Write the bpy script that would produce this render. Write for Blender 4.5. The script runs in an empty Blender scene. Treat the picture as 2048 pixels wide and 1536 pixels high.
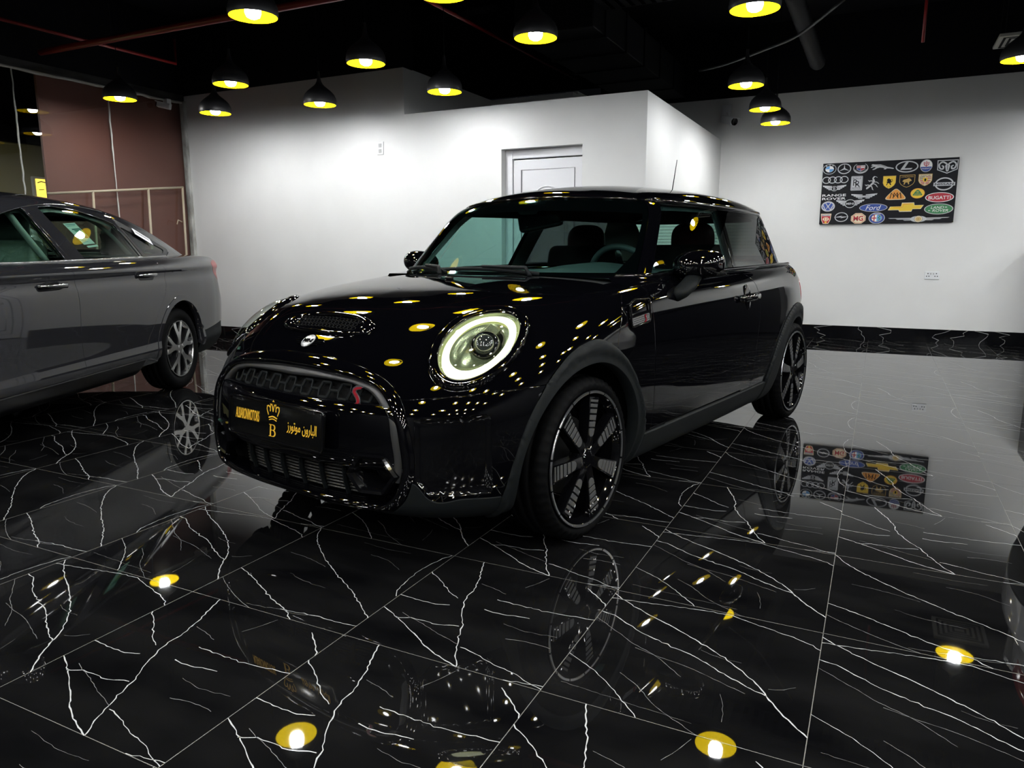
import bpy, bmesh, math, random
import numpy as np
from mathutils import Vector, Matrix
random.seed(7)
sc = bpy.context.scene
C = sc.collection
PI = math.pi
MATS = {}

# ------------------------------------------------------------------ materials
def _new(name):
    m = bpy.data.materials.new(name); m.use_nodes = True
    nt = m.node_tree
    return m, nt, nt.nodes['Principled BSDF']

def pm(name, col, rough=.5, metal=0., coat=0., spec=.5, emit=None, es=0., coat_r=.03):
    if name in MATS: return MATS[name]
    m, nt, b = _new(name)
    b.inputs['Base Color'].default_value = (*col, 1)
    b.inputs['Roughness'].default_value = rough
    b.inputs['Metallic'].default_value = metal
    b.inputs['Coat Weight'].default_value = coat
    b.inputs['Coat Roughness'].default_value = coat_r
    b.inputs['Specular IOR Level'].default_value = spec
    if emit:
        b.inputs['Emission Color'].default_value = (*emit, 1)
        b.inputs['Emission Strength'].default_value = es
    MATS[name] = m
    return m

def noise_into(m, sock, scale, lo, hi, detail=4, coord='Object', stretch=None):
    nt = m.node_tree; b = nt.nodes['Principled BSDF']
    tc = nt.nodes.new('ShaderNodeTexCoord'); n = nt.nodes.new('ShaderNodeTexNoise'); r = nt.nodes.new('ShaderNodeMapRange')
    n.inputs['Scale'].default_value = scale; n.inputs['Detail'].default_value = detail
    if stretch:
        mp = nt.nodes.new('ShaderNodeMapping'); mp.inputs['Scale'].default_value = stretch
        nt.links.new(tc.outputs[coord], mp.inputs[0]); nt.links.new(mp.outputs[0], n.inputs['Vector'])
    else:
        nt.links.new(tc.outputs[coord], n.inputs['Vector'])
    nt.links.new(n.outputs['Fac'], r.inputs['Value'])
    r.inputs['From Min'].default_value = .3; r.inputs['From Max'].default_value = .7
    if isinstance(lo, tuple):
        mx = nt.nodes.new('ShaderNodeMix'); mx.data_type = 'RGBA'
        mx.inputs[6].default_value = (*lo, 1); mx.inputs[7].default_value = (*hi, 1)
        nt.links.new(r.outputs[0], mx.inputs[0]); nt.links.new(mx.outputs[2], b.inputs[sock])
    else:
        r.inputs['To Min'].default_value = lo; r.inputs['To Max'].default_value = hi
        nt.links.new(r.outputs[0], b.inputs[sock])
    return m

def bump(m, scale, strength, dist=.002, detail=3):
    nt = m.node_tree; b = nt.nodes['Principled BSDF']
    tc = nt.nodes.new('ShaderNodeTexCoord'); n = nt.nodes.new('ShaderNodeTexNoise'); bp = nt.nodes.new('ShaderNodeBump')
    n.inputs['Scale'].default_value = scale; n.inputs['Detail'].default_value = detail
    nt.links.new(tc.outputs['Object'], n.inputs['Vector']); nt.links.new(n.outputs['Fac'], bp.inputs['Height'])
    bp.inputs['Strength'].default_value = strength; bp.inputs['Distance'].default_value = dist
    nt.links.new(bp.outputs[0], b.inputs['Normal'])
    return m

def glass(name, tint, ior=1.5, rough=0.0):
    """thin automotive / window glass: tinted transmission with a Fresnel reflection"""
    if name in MATS: return MATS[name]
    m = bpy.data.materials.new(name); m.use_nodes = True
    nt = m.node_tree; nt.nodes.clear()
    o = nt.nodes.new('ShaderNodeOutputMaterial'); mx = nt.nodes.new('ShaderNodeMixShader')
    t = nt.nodes.new('ShaderNodeBsdfTransparent'); g = nt.nodes.new('ShaderNodeBsdfGlossy'); f = nt.nodes.new('ShaderNodeFresnel')
    t.inputs['Color'].default_value = (*tint, 1); g.inputs['Roughness'].default_value = rough
    g.inputs['Color'].default_value = (1, 1, 1, 1)
    ge = nt.nodes.new('ShaderNodeNewGeometry'); mr = nt.nodes.new('ShaderNodeMapRange')      # the same reflection from either side of the thin pane
    mr.inputs['To Min'].default_value = ior; mr.inputs['To Max'].default_value = 1 / ior
    nt.links.new(ge.outputs['Backfacing'], mr.inputs['Value']); nt.links.new(mr.outputs[0], f.inputs['IOR'])
    nt.links.new(f.outputs[0], mx.inputs[0]); nt.links.new(t.outputs[0], mx.inputs[1]); nt.links.new(g.outputs[0], mx.inputs[2])
    nt.links.new(mx.outputs[0], o.inputs['Surface'])
    MATS[name] = m
    return m

# ------------------------------------------------------------------ objects
def thing(name, label, cat, loc=(0, 0, 0), rotz=0, group=None):
    o = bpy.data.objects.new(name, None); C.objects.link(o)
    o.empty_display_size = .1
    o.location = loc; o.rotation_euler = (0, 0, rotz)
    o['label'] = label; o['category'] = cat
    if group: o['group'] = group
    return o

def tag(o, label, cat, group=None):
    o['label'] = label; o['category'] = cat
    if group: o['group'] = group
    return o

def mesh(name, V, F, mat=None, parent=None, smooth=True, normals=None, kind=None, mats=None, mi=None):
    me = bpy.data.meshes.new(name)
    V = np.asarray(V, float)
    me.from_pydata(V.tolist(), [], [tuple(int(i) for i in f) for f in F])
    for mm in (mats or [mat]):
        me.materials.append(mm)
    if mi is not None: me.polygons.foreach_set('material_index', np.asarray(mi, np.int32))
    me.polygons.foreach_set('use_smooth', np.full(len(me.polygons), bool(smooth)))
    me.update()
    if normals is not None:
        me.normals_split_custom_set_from_vertices([tuple(n) for n in np.asarray(normals, float)])
    o = bpy.data.objects.new(name, me); C.objects.link(o)
    if parent: o.parent = parent
    if kind: o['kind'] = kind
    return o

def obj(name, bm, mat, parent=None, smooth=False, kind=None, sharp=None):
    me = bpy.data.meshes.new(name)
    bmesh.ops.recalc_face_normals(bm, faces=bm.faces[:])
    if smooth:
        for f in bm.faces: f.smooth = True
        if sharp:
            for e in bm.edges:
                if len(e.link_faces) == 2 and e.calc_face_angle(0) > sharp: e.smooth = False
    bm.to_mesh(me); bm.free()
    for mm in (mat if isinstance(mat, (list, tuple)) else [mat]): me.materials.append(mm)
    o = bpy.data.objects.new(name, me); C.objects.link(o)
    if parent: o.parent = parent
    if kind: o['kind'] = kind
    return o

def B(): return bmesh.new()

def box(bm, lo, hi, bev=0, mat=None, seg=2):
    lo = Vector(lo); hi = Vector(hi)
    M = Matrix.Translation((lo + hi) / 2) @ Matrix.Diagonal((*(hi - lo), 1))
    if mat is not None: M = mat @ M
    r = bmesh.ops.create_cube(bm, size=1, matrix=M)
    if bev:
        es = list({e for v in r['verts'] for e in v.link_edges})
        bmesh.ops.bevel(bm, geom=es, offset=bev, segments=seg, affect='EDGES', profile=.5)

def lathe(bm, prof, n=32, axis='z', at=(0, 0, 0), caps=True, M=None):
    """prof: list of (r, t) along the axis"""
    rings = []
    for r, t in prof:
        ring = []
        for k in range(n):
            a = 2 * PI * k / n
            if axis == 'z': p = Vector((r * math.cos(a), r * math.sin(a), t))
            elif axis == 'y': p = Vector((r * math.cos(a), t, r * math.sin(a)))
            else: p = Vector((t, r * math.cos(a), r * math.sin(a)))
            p = p + Vector(at)
            if M is not None: p = M @ p
            ring.append(bm.verts.new(p))
        rings.append(ring)
    for a, b in zip(rings, rings[1:]):
        for k in range(n):
            bm.faces.new((a[k], a[(k + 1) % n], b[(k + 1) % n], b[k]))
    if caps:
        for ring, r in ((rings[0], prof[0][0]), (rings[-1], prof[-1][0])):
            if r > 1e-5: bm.faces.new(ring)
    return rings

def tube(bm, pts, r, n=8, closed=False, caps=True, flat=None, up=None):
    """round tube through pts; r a number or a list; flat=(rx, ry) for an elliptical section"""
    pts = [Vector(p) for p in pts]; N = len(pts); rings = []
    prev = None
    for i, p in enumerate(pts):
        a = pts[(i - 1) % N] if (closed or i > 0) else p
        b = pts[(i + 1) % N] if (closed or i < N - 1) else p
        t = (b - a).normalized()
        if up is not None: u = Vector(up)
        elif prev is None: u = Vector((0, 0, 1)) if abs(t.z) < .9 else Vector((1, 0, 0))
        else: u = prev
        s = t.cross(u)
        if s.length < 1e-6: s = t.cross(Vector((1, 0, 0.1)))
        s.normalize(); u = s.cross(t).normalized(); prev = u
        rr = r[i] if isinstance(r, (list, tuple)) else r
        fx, fy = flat if flat else (1, 1)
        rings.append([bm.verts.new(p + s * (rr * fx * math.cos(2 * PI * k / n)) + u * (rr * fy * math.sin(2 * PI * k / n))) for k in range(n)])
    for i in range(N if closed else N - 1):
        a, b = rings[i], rings[(i + 1) % N]
        for k in range(n): bm.faces.new((a[k], a[(k + 1) % n], b[(k + 1) % n], b[k]))
    if caps and not closed:
        bm.faces.new(rings[0][::-1]); bm.faces.new(rings[-1])

def prism(bm, poly, z0, z1, M=None, bev=0):
    """extrude a 2-D polygon (x, y) from z0 to z1 in the frame M"""
    M = M or Matrix.Identity(4)
    a = [bm.verts.new(M @ Vector((x, y, z0))) for x, y in poly]
    b = [bm.verts.new(M @ Vector((x, y, z1))) for x, y in poly]
    n = len(poly); fs = []
    fs.append(bm.faces.new(a[::-1])); top = bm.faces.new(b)
    for i in range(n): bm.faces.new((a[i], a[(i + 1) % n], b[(i + 1) % n], b[i]))
    if bev: bmesh.ops.bevel(bm, geom=list(top.edges), offset=bev, segments=2, affect='EDGES', profile=.5)

def frame(o, x, y):
    """4x4 with origin o, x axis, y axis (orthonormalised)"""
    x = Vector(x).normalized(); y = Vector(y); z = x.cross(y).normalized(); y = z.cross(x)
    M = Matrix((x, y, z)).transposed().to_4x4(); M.translation = Vector(o)
    return M

def dup(root, loc=None, rotz=None, label=None, group=None, swap=None):
    """copy a thing with its parts and sub-parts (mesh data shared)"""
    def cp(o, parent):
        c = o.copy(); C.objects.link(c); c.parent = parent
        for ch in list(o.children): cp(ch, c)
        return c
    r = cp(root, None)
    if loc is not None: r.location = loc
    if rotz is not None: r.rotation_euler = (0, 0, rotz)
    if label: r['label'] = label
    if group: r['group'] = group
    return r

def text_mesh(txt, size=1., align='CENTER', extrude=0., font=None, shear=0., space=1., bold=0.):
    """returns (verts, faces) of a text laid in the xy plane"""
    cu = bpy.data.curves.new('t', 'FONT'); cu.body = txt; cu.size = size; cu.align_x = align; cu.align_y = 'CENTER'
    cu.extrude = extrude; cu.shear = shear; cu.space_character = space; cu.resolution_u = 4; cu.offset = bold
    if font: cu.font = font
    o = bpy.data.objects.new('t', cu); C.objects.link(o)
    dg = bpy.context.evaluated_depsgraph_get(); dg.update()
    ev = o.evaluated_get(dg); me = bpy.data.meshes.new_from_object(ev)
    V = np.array([v.co[:] for v in me.vertices]).reshape(-1, 3); F = [tuple(p.vertices) for p in me.polygons]
    bpy.data.objects.remove(o); bpy.data.curves.remove(cu); bpy.data.meshes.remove(me)
    return V, F

# ------------------------------------------------------------------ implicit surface shells
def smax(a, b, k):
    h = np.maximum(k - np.abs(a - b), 0) / k
    return np.maximum(a, b) + h * h * k * .25
def smin(a, b, k): return -smax(-a, -b, k)
def spl(xs, ys):
    """smooth 1-D interpolation (monotone-ish cubic Hermite) through the points"""
    xs = np.array(xs, float); ys = np.array(ys, float)
    d = np.diff(ys) / np.diff(xs); m = np.empty_like(ys)
    m[1:-1] = (d[:-1] * np.diff(xs)[1:] + d[1:] * np.diff(xs)[:-1]) / (xs[2:] - xs[:-2]); m[0] = d[0]; m[-1] = d[-1]
    def f(x):
        x = np.asarray(x, float); i = np.clip(np.searchsorted(xs, x) - 1, 0, len(xs) - 2)
        h = xs[i + 1] - xs[i]; t = (x - xs[i]) / h
        tc = np.clip(t, 0, 1)
        r = (2 * tc**3 - 3 * tc**2 + 1) * ys[i] + (tc**3 - 2 * tc**2 + tc) * h * m[i] + (-2 * tc**3 + 3 * tc**2) * ys[i + 1] + (tc**3 - tc**2) * h * m[i + 1]
        return r + np.where(t < 0, t * h * m[0], 0) + np.where(t > 1, (t - 1) * h * m[-1], 0)
    return f

def grad(f, P, e=1e-4):
    g = np.empty_like(P)
    for a in range(3):
        d = np.zeros(3); d[a] = e
        g[:, a] = (f(P + d) - f(P - d)) / (2 * e)
    return g
def project(f, P, n=4):
    for _ in range(n):
        g = grad(f, P); P = P - g * (f(P) / np.maximum((g * g).sum(1), 1e-6))[:, None]
    return P
def nrm(f, P):
    g = grad(f, P); return g / np.linalg.norm(g, axis=1)[:, None]

def surfnet(f, lo, hi, h, relax=3):
    """triangle mesh of f = 0 (naive surface nets, projected and relaxed)"""
    ax = [np.arange(lo[i], hi[i] + h, h) for i in range(3)]
    nx, ny, nz = map(len, ax)
    X = np.stack(np.meshgrid(*ax, indexing='ij'), -1).reshape(-1, 3)
    S = np.concatenate([f(X[i:i + 400000]) for i in range(0, len(X), 400000)]).reshape(nx, ny, nz)
    ins = S < 0
    cnt = np.zeros((nx - 1, ny - 1, nz - 1), int)
    for dx in (0, 1):
        for dy in (0, 1):
            for dz in (0, 1): cnt += ins[dx:nx - 1 + dx, dy:ny - 1 + dy, dz:nz - 1 + dz]
    act = (cnt > 0) & (cnt < 8)
    idx = -np.ones(act.shape, int); idx[act] = np.arange(act.sum())
    cell = np.argwhere(act)
    acc = np.zeros((len(cell), 3)); num = np.zeros(len(cell))
    for a in range(3):
        o1, o2 = [b for b in range(3) if b != a]
        for i in (0, 1):
            for j in (0, 1):
                p = cell.copy(); p[:, o1] += i; p[:, o2] += j
                q = p.copy(); q[:, a] += 1
                s0 = S[p[:, 0], p[:, 1], p[:, 2]]; s1 = S[q[:, 0], q[:, 1], q[:, 2]]
                m = (s0 < 0) != (s1 < 0)
                t = np.where(m, s0 / np.where(m, s0 - s1, 1), 0)
                pos = p.astype(float); pos[:, a] += t
                acc[m] += pos[m]; num[m] += 1
    V = acc / num[:, None] * h + np.array([x[0] for x in ax])
    Q = []
    for a in range(3):
        o1, o2 = (a + 1) % 3, (a + 2) % 3
        sl0 = [slice(None)] * 3; sl1 = [slice(None)] * 3
        sl0[a] = slice(0, -1); sl1[a] = slice(1, None)
        ch = ins[tuple(sl0)] != ins[tuple(sl1)]
        e = np.argwhere(ch)
        e = e[(e[:, o1] > 0) & (e[:, o2] > 0) & (e[:, o1] < S.shape[o1] - 1) & (e[:, o2] < S.shape[o2] - 1)]
        inside = ins[e[:, 0], e[:, 1], e[:, 2]]
        c = []
        for i, j in ((-1, -1), (0, -1), (0, 0), (-1, 0)):
            k = e.copy(); k[:, o1] += i; k[:, o2] += j
            c.append(idx[k[:, 0], k[:, 1], k[:, 2]])
        c = np.stack(c, 1)
        c[~inside] = c[~inside][:, ::-1]
        Q.append(c)
    Q = np.concatenate(Q)
    V = project(f, V)
    E = np.unique(np.sort(np.concatenate([Q[:, [0, 1]], Q[:, [1, 2]], Q[:, [2, 3]], Q[:, [3, 0]]]), 1), axis=0)
    deg = np.bincount(E.ravel(), minlength=len(V)).clip(1)
    for _ in range(relax):
        L = np.zeros_like(V)
        np.add.at(L, E[:, 0], V[E[:, 1]]); np.add.at(L, E[:, 1], V[E[:, 0]])
        V = project(f, V * .4 + .6 * L / deg[:, None], 2)
    T = np.concatenate([Q[:, [0, 1, 2]], Q[:, [0, 2, 3]]])
    return V, T

def clip(V, T, val, f=None):
    """keep the part of the triangle mesh where val > 0 (val per vertex); new vertices reprojected on f"""
    val = np.where(np.abs(val) < 1e-7, 1e-7, val)
    s = val > 0; n = s[T].sum(1)
    keep = T[n == 3]; out = [keep]
    newk = {}; NV = []; base = len(V)
    def cut(a, b):
        k = (min(a, b), max(a, b))
        if k not in newk:
            t = val[a] / (val[a] - val[b]); newk[k] = base + len(NV); NV.append(V[a] + (V[b] - V[a]) * t)
        return newk[k]
    add = []
    for tri in T[n == 1]:
        i = int(np.argmax(s[tri])); a, b, c = tri[i], tri[(i + 1) % 3], tri[(i + 2) % 3]
        add.append((a, cut(a, b), cut(a, c)))
    for tri in T[n == 2]:
        i = int(np.argmin(s[tri])); a, b, c = tri[i], tri[(i + 1) % 3], tri[(i + 2) % 3]
        p, q = cut(a, b), cut(a, c)
        add += [(p, b, c), (p, c, q)]
    if add: out.append(np.array(add, int))
    T2 = np.concatenate(out)
    if NV:
        NV = np.array(NV)
        if f is not None: NV = project(f, NV, 2)
        V2 = np.concatenate([V, NV])
    else: V2 = V
    used = np.unique(T2); mp = -np.ones(len(V2), int); mp[used] = np.arange(len(used))
    return V2[used], mp[T2]

def sdpoly(P, poly):
    """signed distance (positive inside) of 2-D points to a closed polygon"""
    poly = np.asarray(poly, float); a = poly; b = np.roll(poly, -1, 0)
    lo = poly.min(0) - .05; hi = poly.max(0) + .05
    res = np.full(len(P), -.05)
    near = np.where(((P > lo) & (P < hi)).all(1))[0]
    for ch in range(0, len(near), 4000):
        ii = near[ch:ch + 4000]; p = P[ii][:, None]
        ab = b - a; t = np.clip(((p - a) * ab).sum(-1) / np.maximum((ab * ab).sum(-1), 1e-12), 0, 1)
        d = np.sqrt((((a + ab * t[..., None]) - p)**2).sum(-1)).min(1)
        c = ((a[:, 1] > p[..., 1]) != (b[:, 1] > p[..., 1]))
        xi = a[:, 0] + (p[..., 1] - a[:, 1]) / np.where(np.abs(ab[:, 1]) < 1e-12, 1e-12, ab[:, 1]) * ab[:, 0]
        ins = (c & (p[..., 0] < xi)).sum(1) % 2 == 1
        res[ii] = np.where(ins, d, -d)
    return res

def smooth_poly(pts, sub=8, closed=True, keep=()):
    """Catmull-Rom through pts; indices in keep stay sharp corners"""
    pts = [np.array(p, float) for p in pts]; n = len(pts); out = []
    for i in range(n if closed else n - 1):
        p0, p1, p2, p3 = pts[(i - 1) % n], pts[i], pts[(i + 1) % n], pts[(i + 2) % n]
        if not closed:
            if i == 0: p0 = 2 * p1 - p2
            if i == n - 2: p3 = 2 * p2 - p1
        if i in keep: p0 = 2 * p1 - p2
        if (i + 1) % n in keep: p3 = 2 * p2 - p1
        for k in range(sub):
            t = k / sub
            out.append(.5 * (2 * p1 + (p2 - p0) * t + (2 * p0 - 5 * p1 + 4 * p2 - p3) * t * t + (3 * p1 - p0 - 3 * p2 + p3) * t**3))
    if not closed: out.append(pts[-1])
    return np.array(out)

def round_poly(pts, r, seg=5):
    """polygon with rounded corners; r number or list"""
    pts = [np.array(p, float) for p in pts]; n = len(pts); out = []
    for i in range(n):
        p, a, b = pts[i], pts[i - 1], pts[(i + 1) % n]
        u = (a - p) / np.linalg.norm(a - p); v = (b - p) / np.linalg.norm(b - p)
        rr = r[i] if isinstance(r, (list, tuple)) else r
        if rr <= 0: out.append(p); continue
        ang = math.acos(max(-1, min(1, float(u @ v)))); d = min(rr / math.tan(ang / 2), np.linalg.norm(a - p) * .48, np.linalg.norm(b - p) * .48)
        p0, p2 = p + u * d, p + v * d
        for k in range(seg + 1):
            t = k / seg; out.append((1 - t)**2 * p0 + 2 * t * (1 - t) * p + t * t * p2)
    return np.array(out)

def mirror_y(V, T, tol=1e-5):
    """add the mirror image about y = 0, welding the seam"""
    n = len(V); on = np.abs(V[:, 1]) < tol
    V = V.copy(); V[on, 1] = 0
    mp = np.where(on, np.arange(n), 0); off = np.where(~on)[0]
    mp[off] = n + np.arange(len(off))
    W = V[off] * [1, -1, 1]
    return np.concatenate([V, W]), np.concatenate([T, mp[T][:, ::-1]])

def boundary(T):
    E = np.concatenate([T[:, [0, 1]], T[:, [1, 2]], T[:, [2, 0]]])
    k = np.sort(E, 1); _, inv, c = np.unique(k, axis=0, return_inverse=True, return_counts=True)
    return E[c[inv.ravel()] == 1]

def panel(name, f, V, T, mat, parent, depth=.012, lip=.0016, off=0., offn=None, kind=None, skip=None, rim=True):
    """body panel: surface of f, edges rolled over and turned inward by depth"""
    if len(T) == 0: return None
    N = nrm(f, V)
    if offn is not None: V = V + N * offn[:, None]
    elif off: V = V + N * off
    if offn is not None:
        # normals from the displaced mesh
        fn = np.cross(V[T[:, 1]] - V[T[:, 0]], V[T[:, 2]] - V[T[:, 0]])
        N = np.zeros_like(V)
        for k in range(3): np.add.at(N, T[:, k], fn)
        N /= np.maximum(np.linalg.norm(N, axis=1), 1e-12)[:, None]
    Vs, Ns, Ts = [V], [N], [T]
    if rim:
        E = boundary(T)
        if skip is not None: E = E[~(skip(V[E[:, 0]]) & skip(V[E[:, 1]]))]
        bi = np.unique(E); bd = np.zeros((len(V), 3))
        d = V[E[:, 1]] - V[E[:, 0]]; o = np.cross(d, N[E[:, 0]])
        o /= np.maximum(np.linalg.norm(o, axis=1), 1e-9)[:, None]
        np.add.at(bd, E[:, 0], o); np.add.at(bd, E[:, 1], o)
        bd = bd[bi]; bd /= np.maximum(np.linalg.norm(bd, axis=1), 1e-9)[:, None]
        n0 = N[bi]; base = len(V); m = len(bi); mp = -np.ones(len(V), int); mp[bi] = np.arange(m)
        n1 = n0 + bd; n1 /= np.linalg.norm(n1, axis=1)[:, None]
        Vs += [V[bi] + bd * lip - n0 * lip, V[bi] + bd * lip - n0 * depth]; Ns += [n1, bd]
        a, b = E[:, 0], E[:, 1]; a1, b1 = base + mp[a], base + mp[b]; a2, b2 = a1 + m, b1 + m
        Ts += [np.stack([a, a1, b], 1), np.stack([b, a1, b1], 1), np.stack([a1, a2, b1], 1), np.stack([b1, a2, b2], 1)]
    return mesh(name, np.concatenate(Vs), np.concatenate(Ts), mat, parent, True, np.concatenate(Ns), kind)

def mirrored(V, T): return V * [1, -1, 1], T[:, ::-1]
# ================================================================== small black hatchback: body surfaces
# car frame: x forward from the front axle, y to the car's left, z up from the floor
H_ws = spl([-3.10, -2.95, -2.75, -2.5, -2.2, -1.8, -1.4, -1.0, -.6, -.2, .1, .35, .6, .9], [.69, .722, .76, .795, .815, .827, .832, .832, .830, .828, .824, .808, .77, .69])
H_ds = spl([.10, .18, .24, .30, .38, .50, .62, .72, .80, .86, .91, .95, 1.0, 1.1], [-.17, -.10, -.06, -.034, -.014, -.002, 0, -.003, -.011, -.022, -.04, -.062, -.105, -.24])
H_ret = spl([0, .2, .4, .5, .6, .7, .8, .9], [0, .010, .048, .086, .150, .245, .38, .56])
H_front = spl([.10, .18, .24, .30, .42, .50, .57, .63, .70, .80], [.64, .72, .757, .768, .768, .760, .742, .715, .668, .57])
H_top = spl([-3.2, -2.9, -2.4, -1.6, -.9, -.5, -.3, 0, .2, .36, .5, .6, .68, .76, .9], [.98, .995, .99, .972, .955, .955, .950, .925, .899, .866, .822, .776, .722, .645, .46])
H_rear = spl([.10, .2, .35, .5, .6, .7, .85, .95, 1.05], [-2.93, -3.02, -3.065, -3.07, -3.055, -3.03, -2.995, -2.965, -2.92])

def mini_lower(P):
    x, y, z = P[:, 0], np.abs(P[:, 1]), P[:, 2]
    xe = x + H_ret(y)
    top = (z + .016 * (y / .7)**2 - H_top(xe)) * .85
    fr = (xe - H_front(z)) * .85
    nose = smax(top, fr, .10)
    side = y - H_ws(x) - H_ds(z)
    re = H_rear(z) + .20 * (y / .75)**3 - x
    b = smax(nose, side, .055 + .095 * np.clip((x + .45) / .6, 0, 1))
    b = smax(b, re, .20)
    bot = (.185 + .035 * np.clip((x - .4) / .35, 0, 1) - z)
    b = smax(b, bot, .05)
    return b

G_ws = spl([-3.1, -2.9, -2.6, -2.2, -1.8, -1.4, -1.0, -.7, -.4, -.1], [.53, .575, .64, .70, .732, .742, .736, .708, .668, .62])
G_roof = spl([-3.0, -2.85, -2.6, -2.2, -1.8, -1.4, -1.1, -.9, -.72, -.5], [1.31, 1.335, 1.362, 1.392, 1.406, 1.400, 1.379, 1.353, 1.318, 1.24])
G_scr = spl([.88, .942, 1.05, 1.15, 1.25, 1.335, 1.42], [-.285, -.352, -.468, -.573, -.672, -.752, -.83])

def mini_green(P):
    x, y, z = P[:, 0], np.abs(P[:, 1]), P[:, 2]
    side = (y - G_ws(x) + .40 * (z - .95) + .10 * np.clip(z - .95, 0, 1)**2) * .93
    roof = z + .085 * (y / .6)**2 - G_roof(x)
    scr = (x - G_scr(z) + .40 * y**2 + .12 * y**4) * .71
    back = (-2.99 + .42 * np.clip(z - .96, -1, 1) + .22 * (y / .6)**2 - x) * .9
    g = smax(side, roof, .06)
    g = smax(g, scr, .05)
    return smax(g, back, .16)

def mini_all(P): return np.minimum(mini_lower(P), mini_green(P))
# ------------------------------------------------------------------ flat lettering and emblem strokes
def stroke(bm, M, pts, w, t=.0006, closed=False, z=0.):
    """flat ribbon of width w (number or list) and thickness t along 2-D pts in the plane of M"""
    p = [Vector((x, y)) for x, y in pts]; n = len(p); L = []; R = []
    for i in range(n):
        a = p[i - 1] if (closed or i > 0) else p[i]; b = p[(i + 1) % n] if (closed or i < n - 1) else p[i]
        d = (b - a)
        if d.length < 1e-9: d = Vector((1, 0))
        d.normalize(); nn = Vector((-d.y, d.x)); ww = (w[i] if isinstance(w, (list, tuple)) else w) / 2
        if (closed or 0 < i < n - 1):
            d1 = (p[i] - a).normalized() if (p[i] - a).length > 1e-9 else d
            c = max(.5, abs(nn.dot(Vector((-d1.y, d1.x))))); ww /= c
        L.append(p[i] + nn * ww); R.append(p[i] - nn * ww)
    def vv(q, zz): return bm.verts.new(M @ Vector((q.x, q.y, zz + z)))
    Lt = [vv(q, t) for q in L]; Rt = [vv(q, t) for q in R]; Lb = [vv(q, 0) for q in L]; Rb = [vv(q, 0) for q in R]
    m = n if closed else n - 1
    for i in range(m):
        j = (i + 1) % n
        bm.faces.new((Rt[i], Rt[j], Lt[j], Lt[i])); bm.faces.new((Lt[i], Lt[j], Lb[j], Lb[i])); bm.faces.new((Rb[i], Rb[j], Rt[j], Rt[i]))
    if not closed:
        bm.faces.new((Rt[0], Lt[0], Lb[0], Rb[0])); bm.faces.new((Lt[-1], Rt[-1], Rb[-1], Lb[-1]))

def arc(cx, cy, rx, ry, a0, a1, n=20):
    return [(cx + rx * math.cos(a), cy + ry * math.sin(a)) for a in np.linspace(math.radians(a0), math.radians(a1), n)]
def ring(cx, cy, rx, ry=None, n=32): return arc(cx, cy, rx, ry or rx, 0, 360, n + 1)[:-1]

def add_text(bm, M, txt, c, w, h=None, z=0., t=.0006, shear=0., bold=0., font=None):
    """text fitted in a box of width w (and height h) centred on c"""
    V, F = text_mesh(txt, 1., extrude=.01, shear=shear, bold=bold)
    mn, mx = V.min(0), V.max(0); k = w / (mx[0] - mn[0]); ky = (h / (mx[1] - mn[1])) if h else k
    vs = [bm.verts.new(M @ Vector(((v[0] - (mn[0] + mx[0]) / 2) * k + c[0], (v[1] - (mn[1] + mx[1]) / 2) * ky + c[1], z + (t if v[2] > 0 else 0)))) for v in V]
    for f in F:
        try: bm.faces.new([vs[i] for i in f])
        except ValueError: pass

def arab(bm, M, c, w):
    s = "\uFE8D\uFEDF\uFE92\uFE8E\uFEAD\uFEED\uFEE5 \uFEE3\uFEEE\uFE97\uFEEE\uFEAD\uFEAF"[::-1]
    add_text(bm, M, s, c, w, .044, z=.0045, bold=.012)

def s_letter(bm, M, h, w, t):
    pts = smooth_poly([(.30, .47), (.26, .50), (-.02, .45), (-.13, .30), (-.02, .12), (.10, -.06), (.13, -.26), (.0, -.42), (-.28, -.50), (-.34, -.44)], 5, False) * h
    n = len(pts); ws = [w * (.55 + .55 * math.sin(PI * i / (n - 1))**.6) for i in range(n)]
    stroke(bm, M, [tuple(p) for p in pts], ws, t)

def crown(bm, M, c, s):
    x, y = c; z = .0045
    for k in (1, -1):
        stroke(bm, M, smooth_poly([(x + k * .0, y + .05 * s), (x + k * .10 * s, y + .40 * s), (x + k * .22 * s, y + .36 * s), (x + k * .24 * s, y + .05 * s)], 5, False), .06 * s, z=z)
        stroke(bm, M, smooth_poly([(x + k * .22 * s, y + .22 * s), (x + k * .40 * s, y + .34 * s), (x + k * .52 * s, y + .18 * s), (x + k * .38 * s, y - .15 * s)], 5, False), .06 * s, z=z)
    stroke(bm, M, smooth_poly([(x - .36 * s, y - .28 * s), (x, y - .20 * s), (x + .36 * s, y - .28 * s)], 6, False), .07 * s, z=z)
    stroke(bm, M, smooth_poly([(x - .32 * s, y - .40 * s), (x, y - .33 * s), (x + .32 * s, y - .40 * s)], 6, False), .05 * s, z=z)
    for dx, dy in ((0, .52), (.22, .44), (-.22, .44), (.5, .30), (-.5, .30)):
        prism(bm, [(x + dx * s + .045 * s * math.cos(a), y + dy * s + .045 * s * math.sin(a)) for a in np.linspace(0, 2 * PI, 10, endpoint=False)], z, z + .0006, M)
    stroke(bm, M, [(x, y + .45 * s), (x, y + .66 * s)], .045 * s, z=z); stroke(bm, M, [(x - .07 * s, y + .59 * s), (x + .07 * s, y + .59 * s)], .045 * s, z=z)

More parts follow.
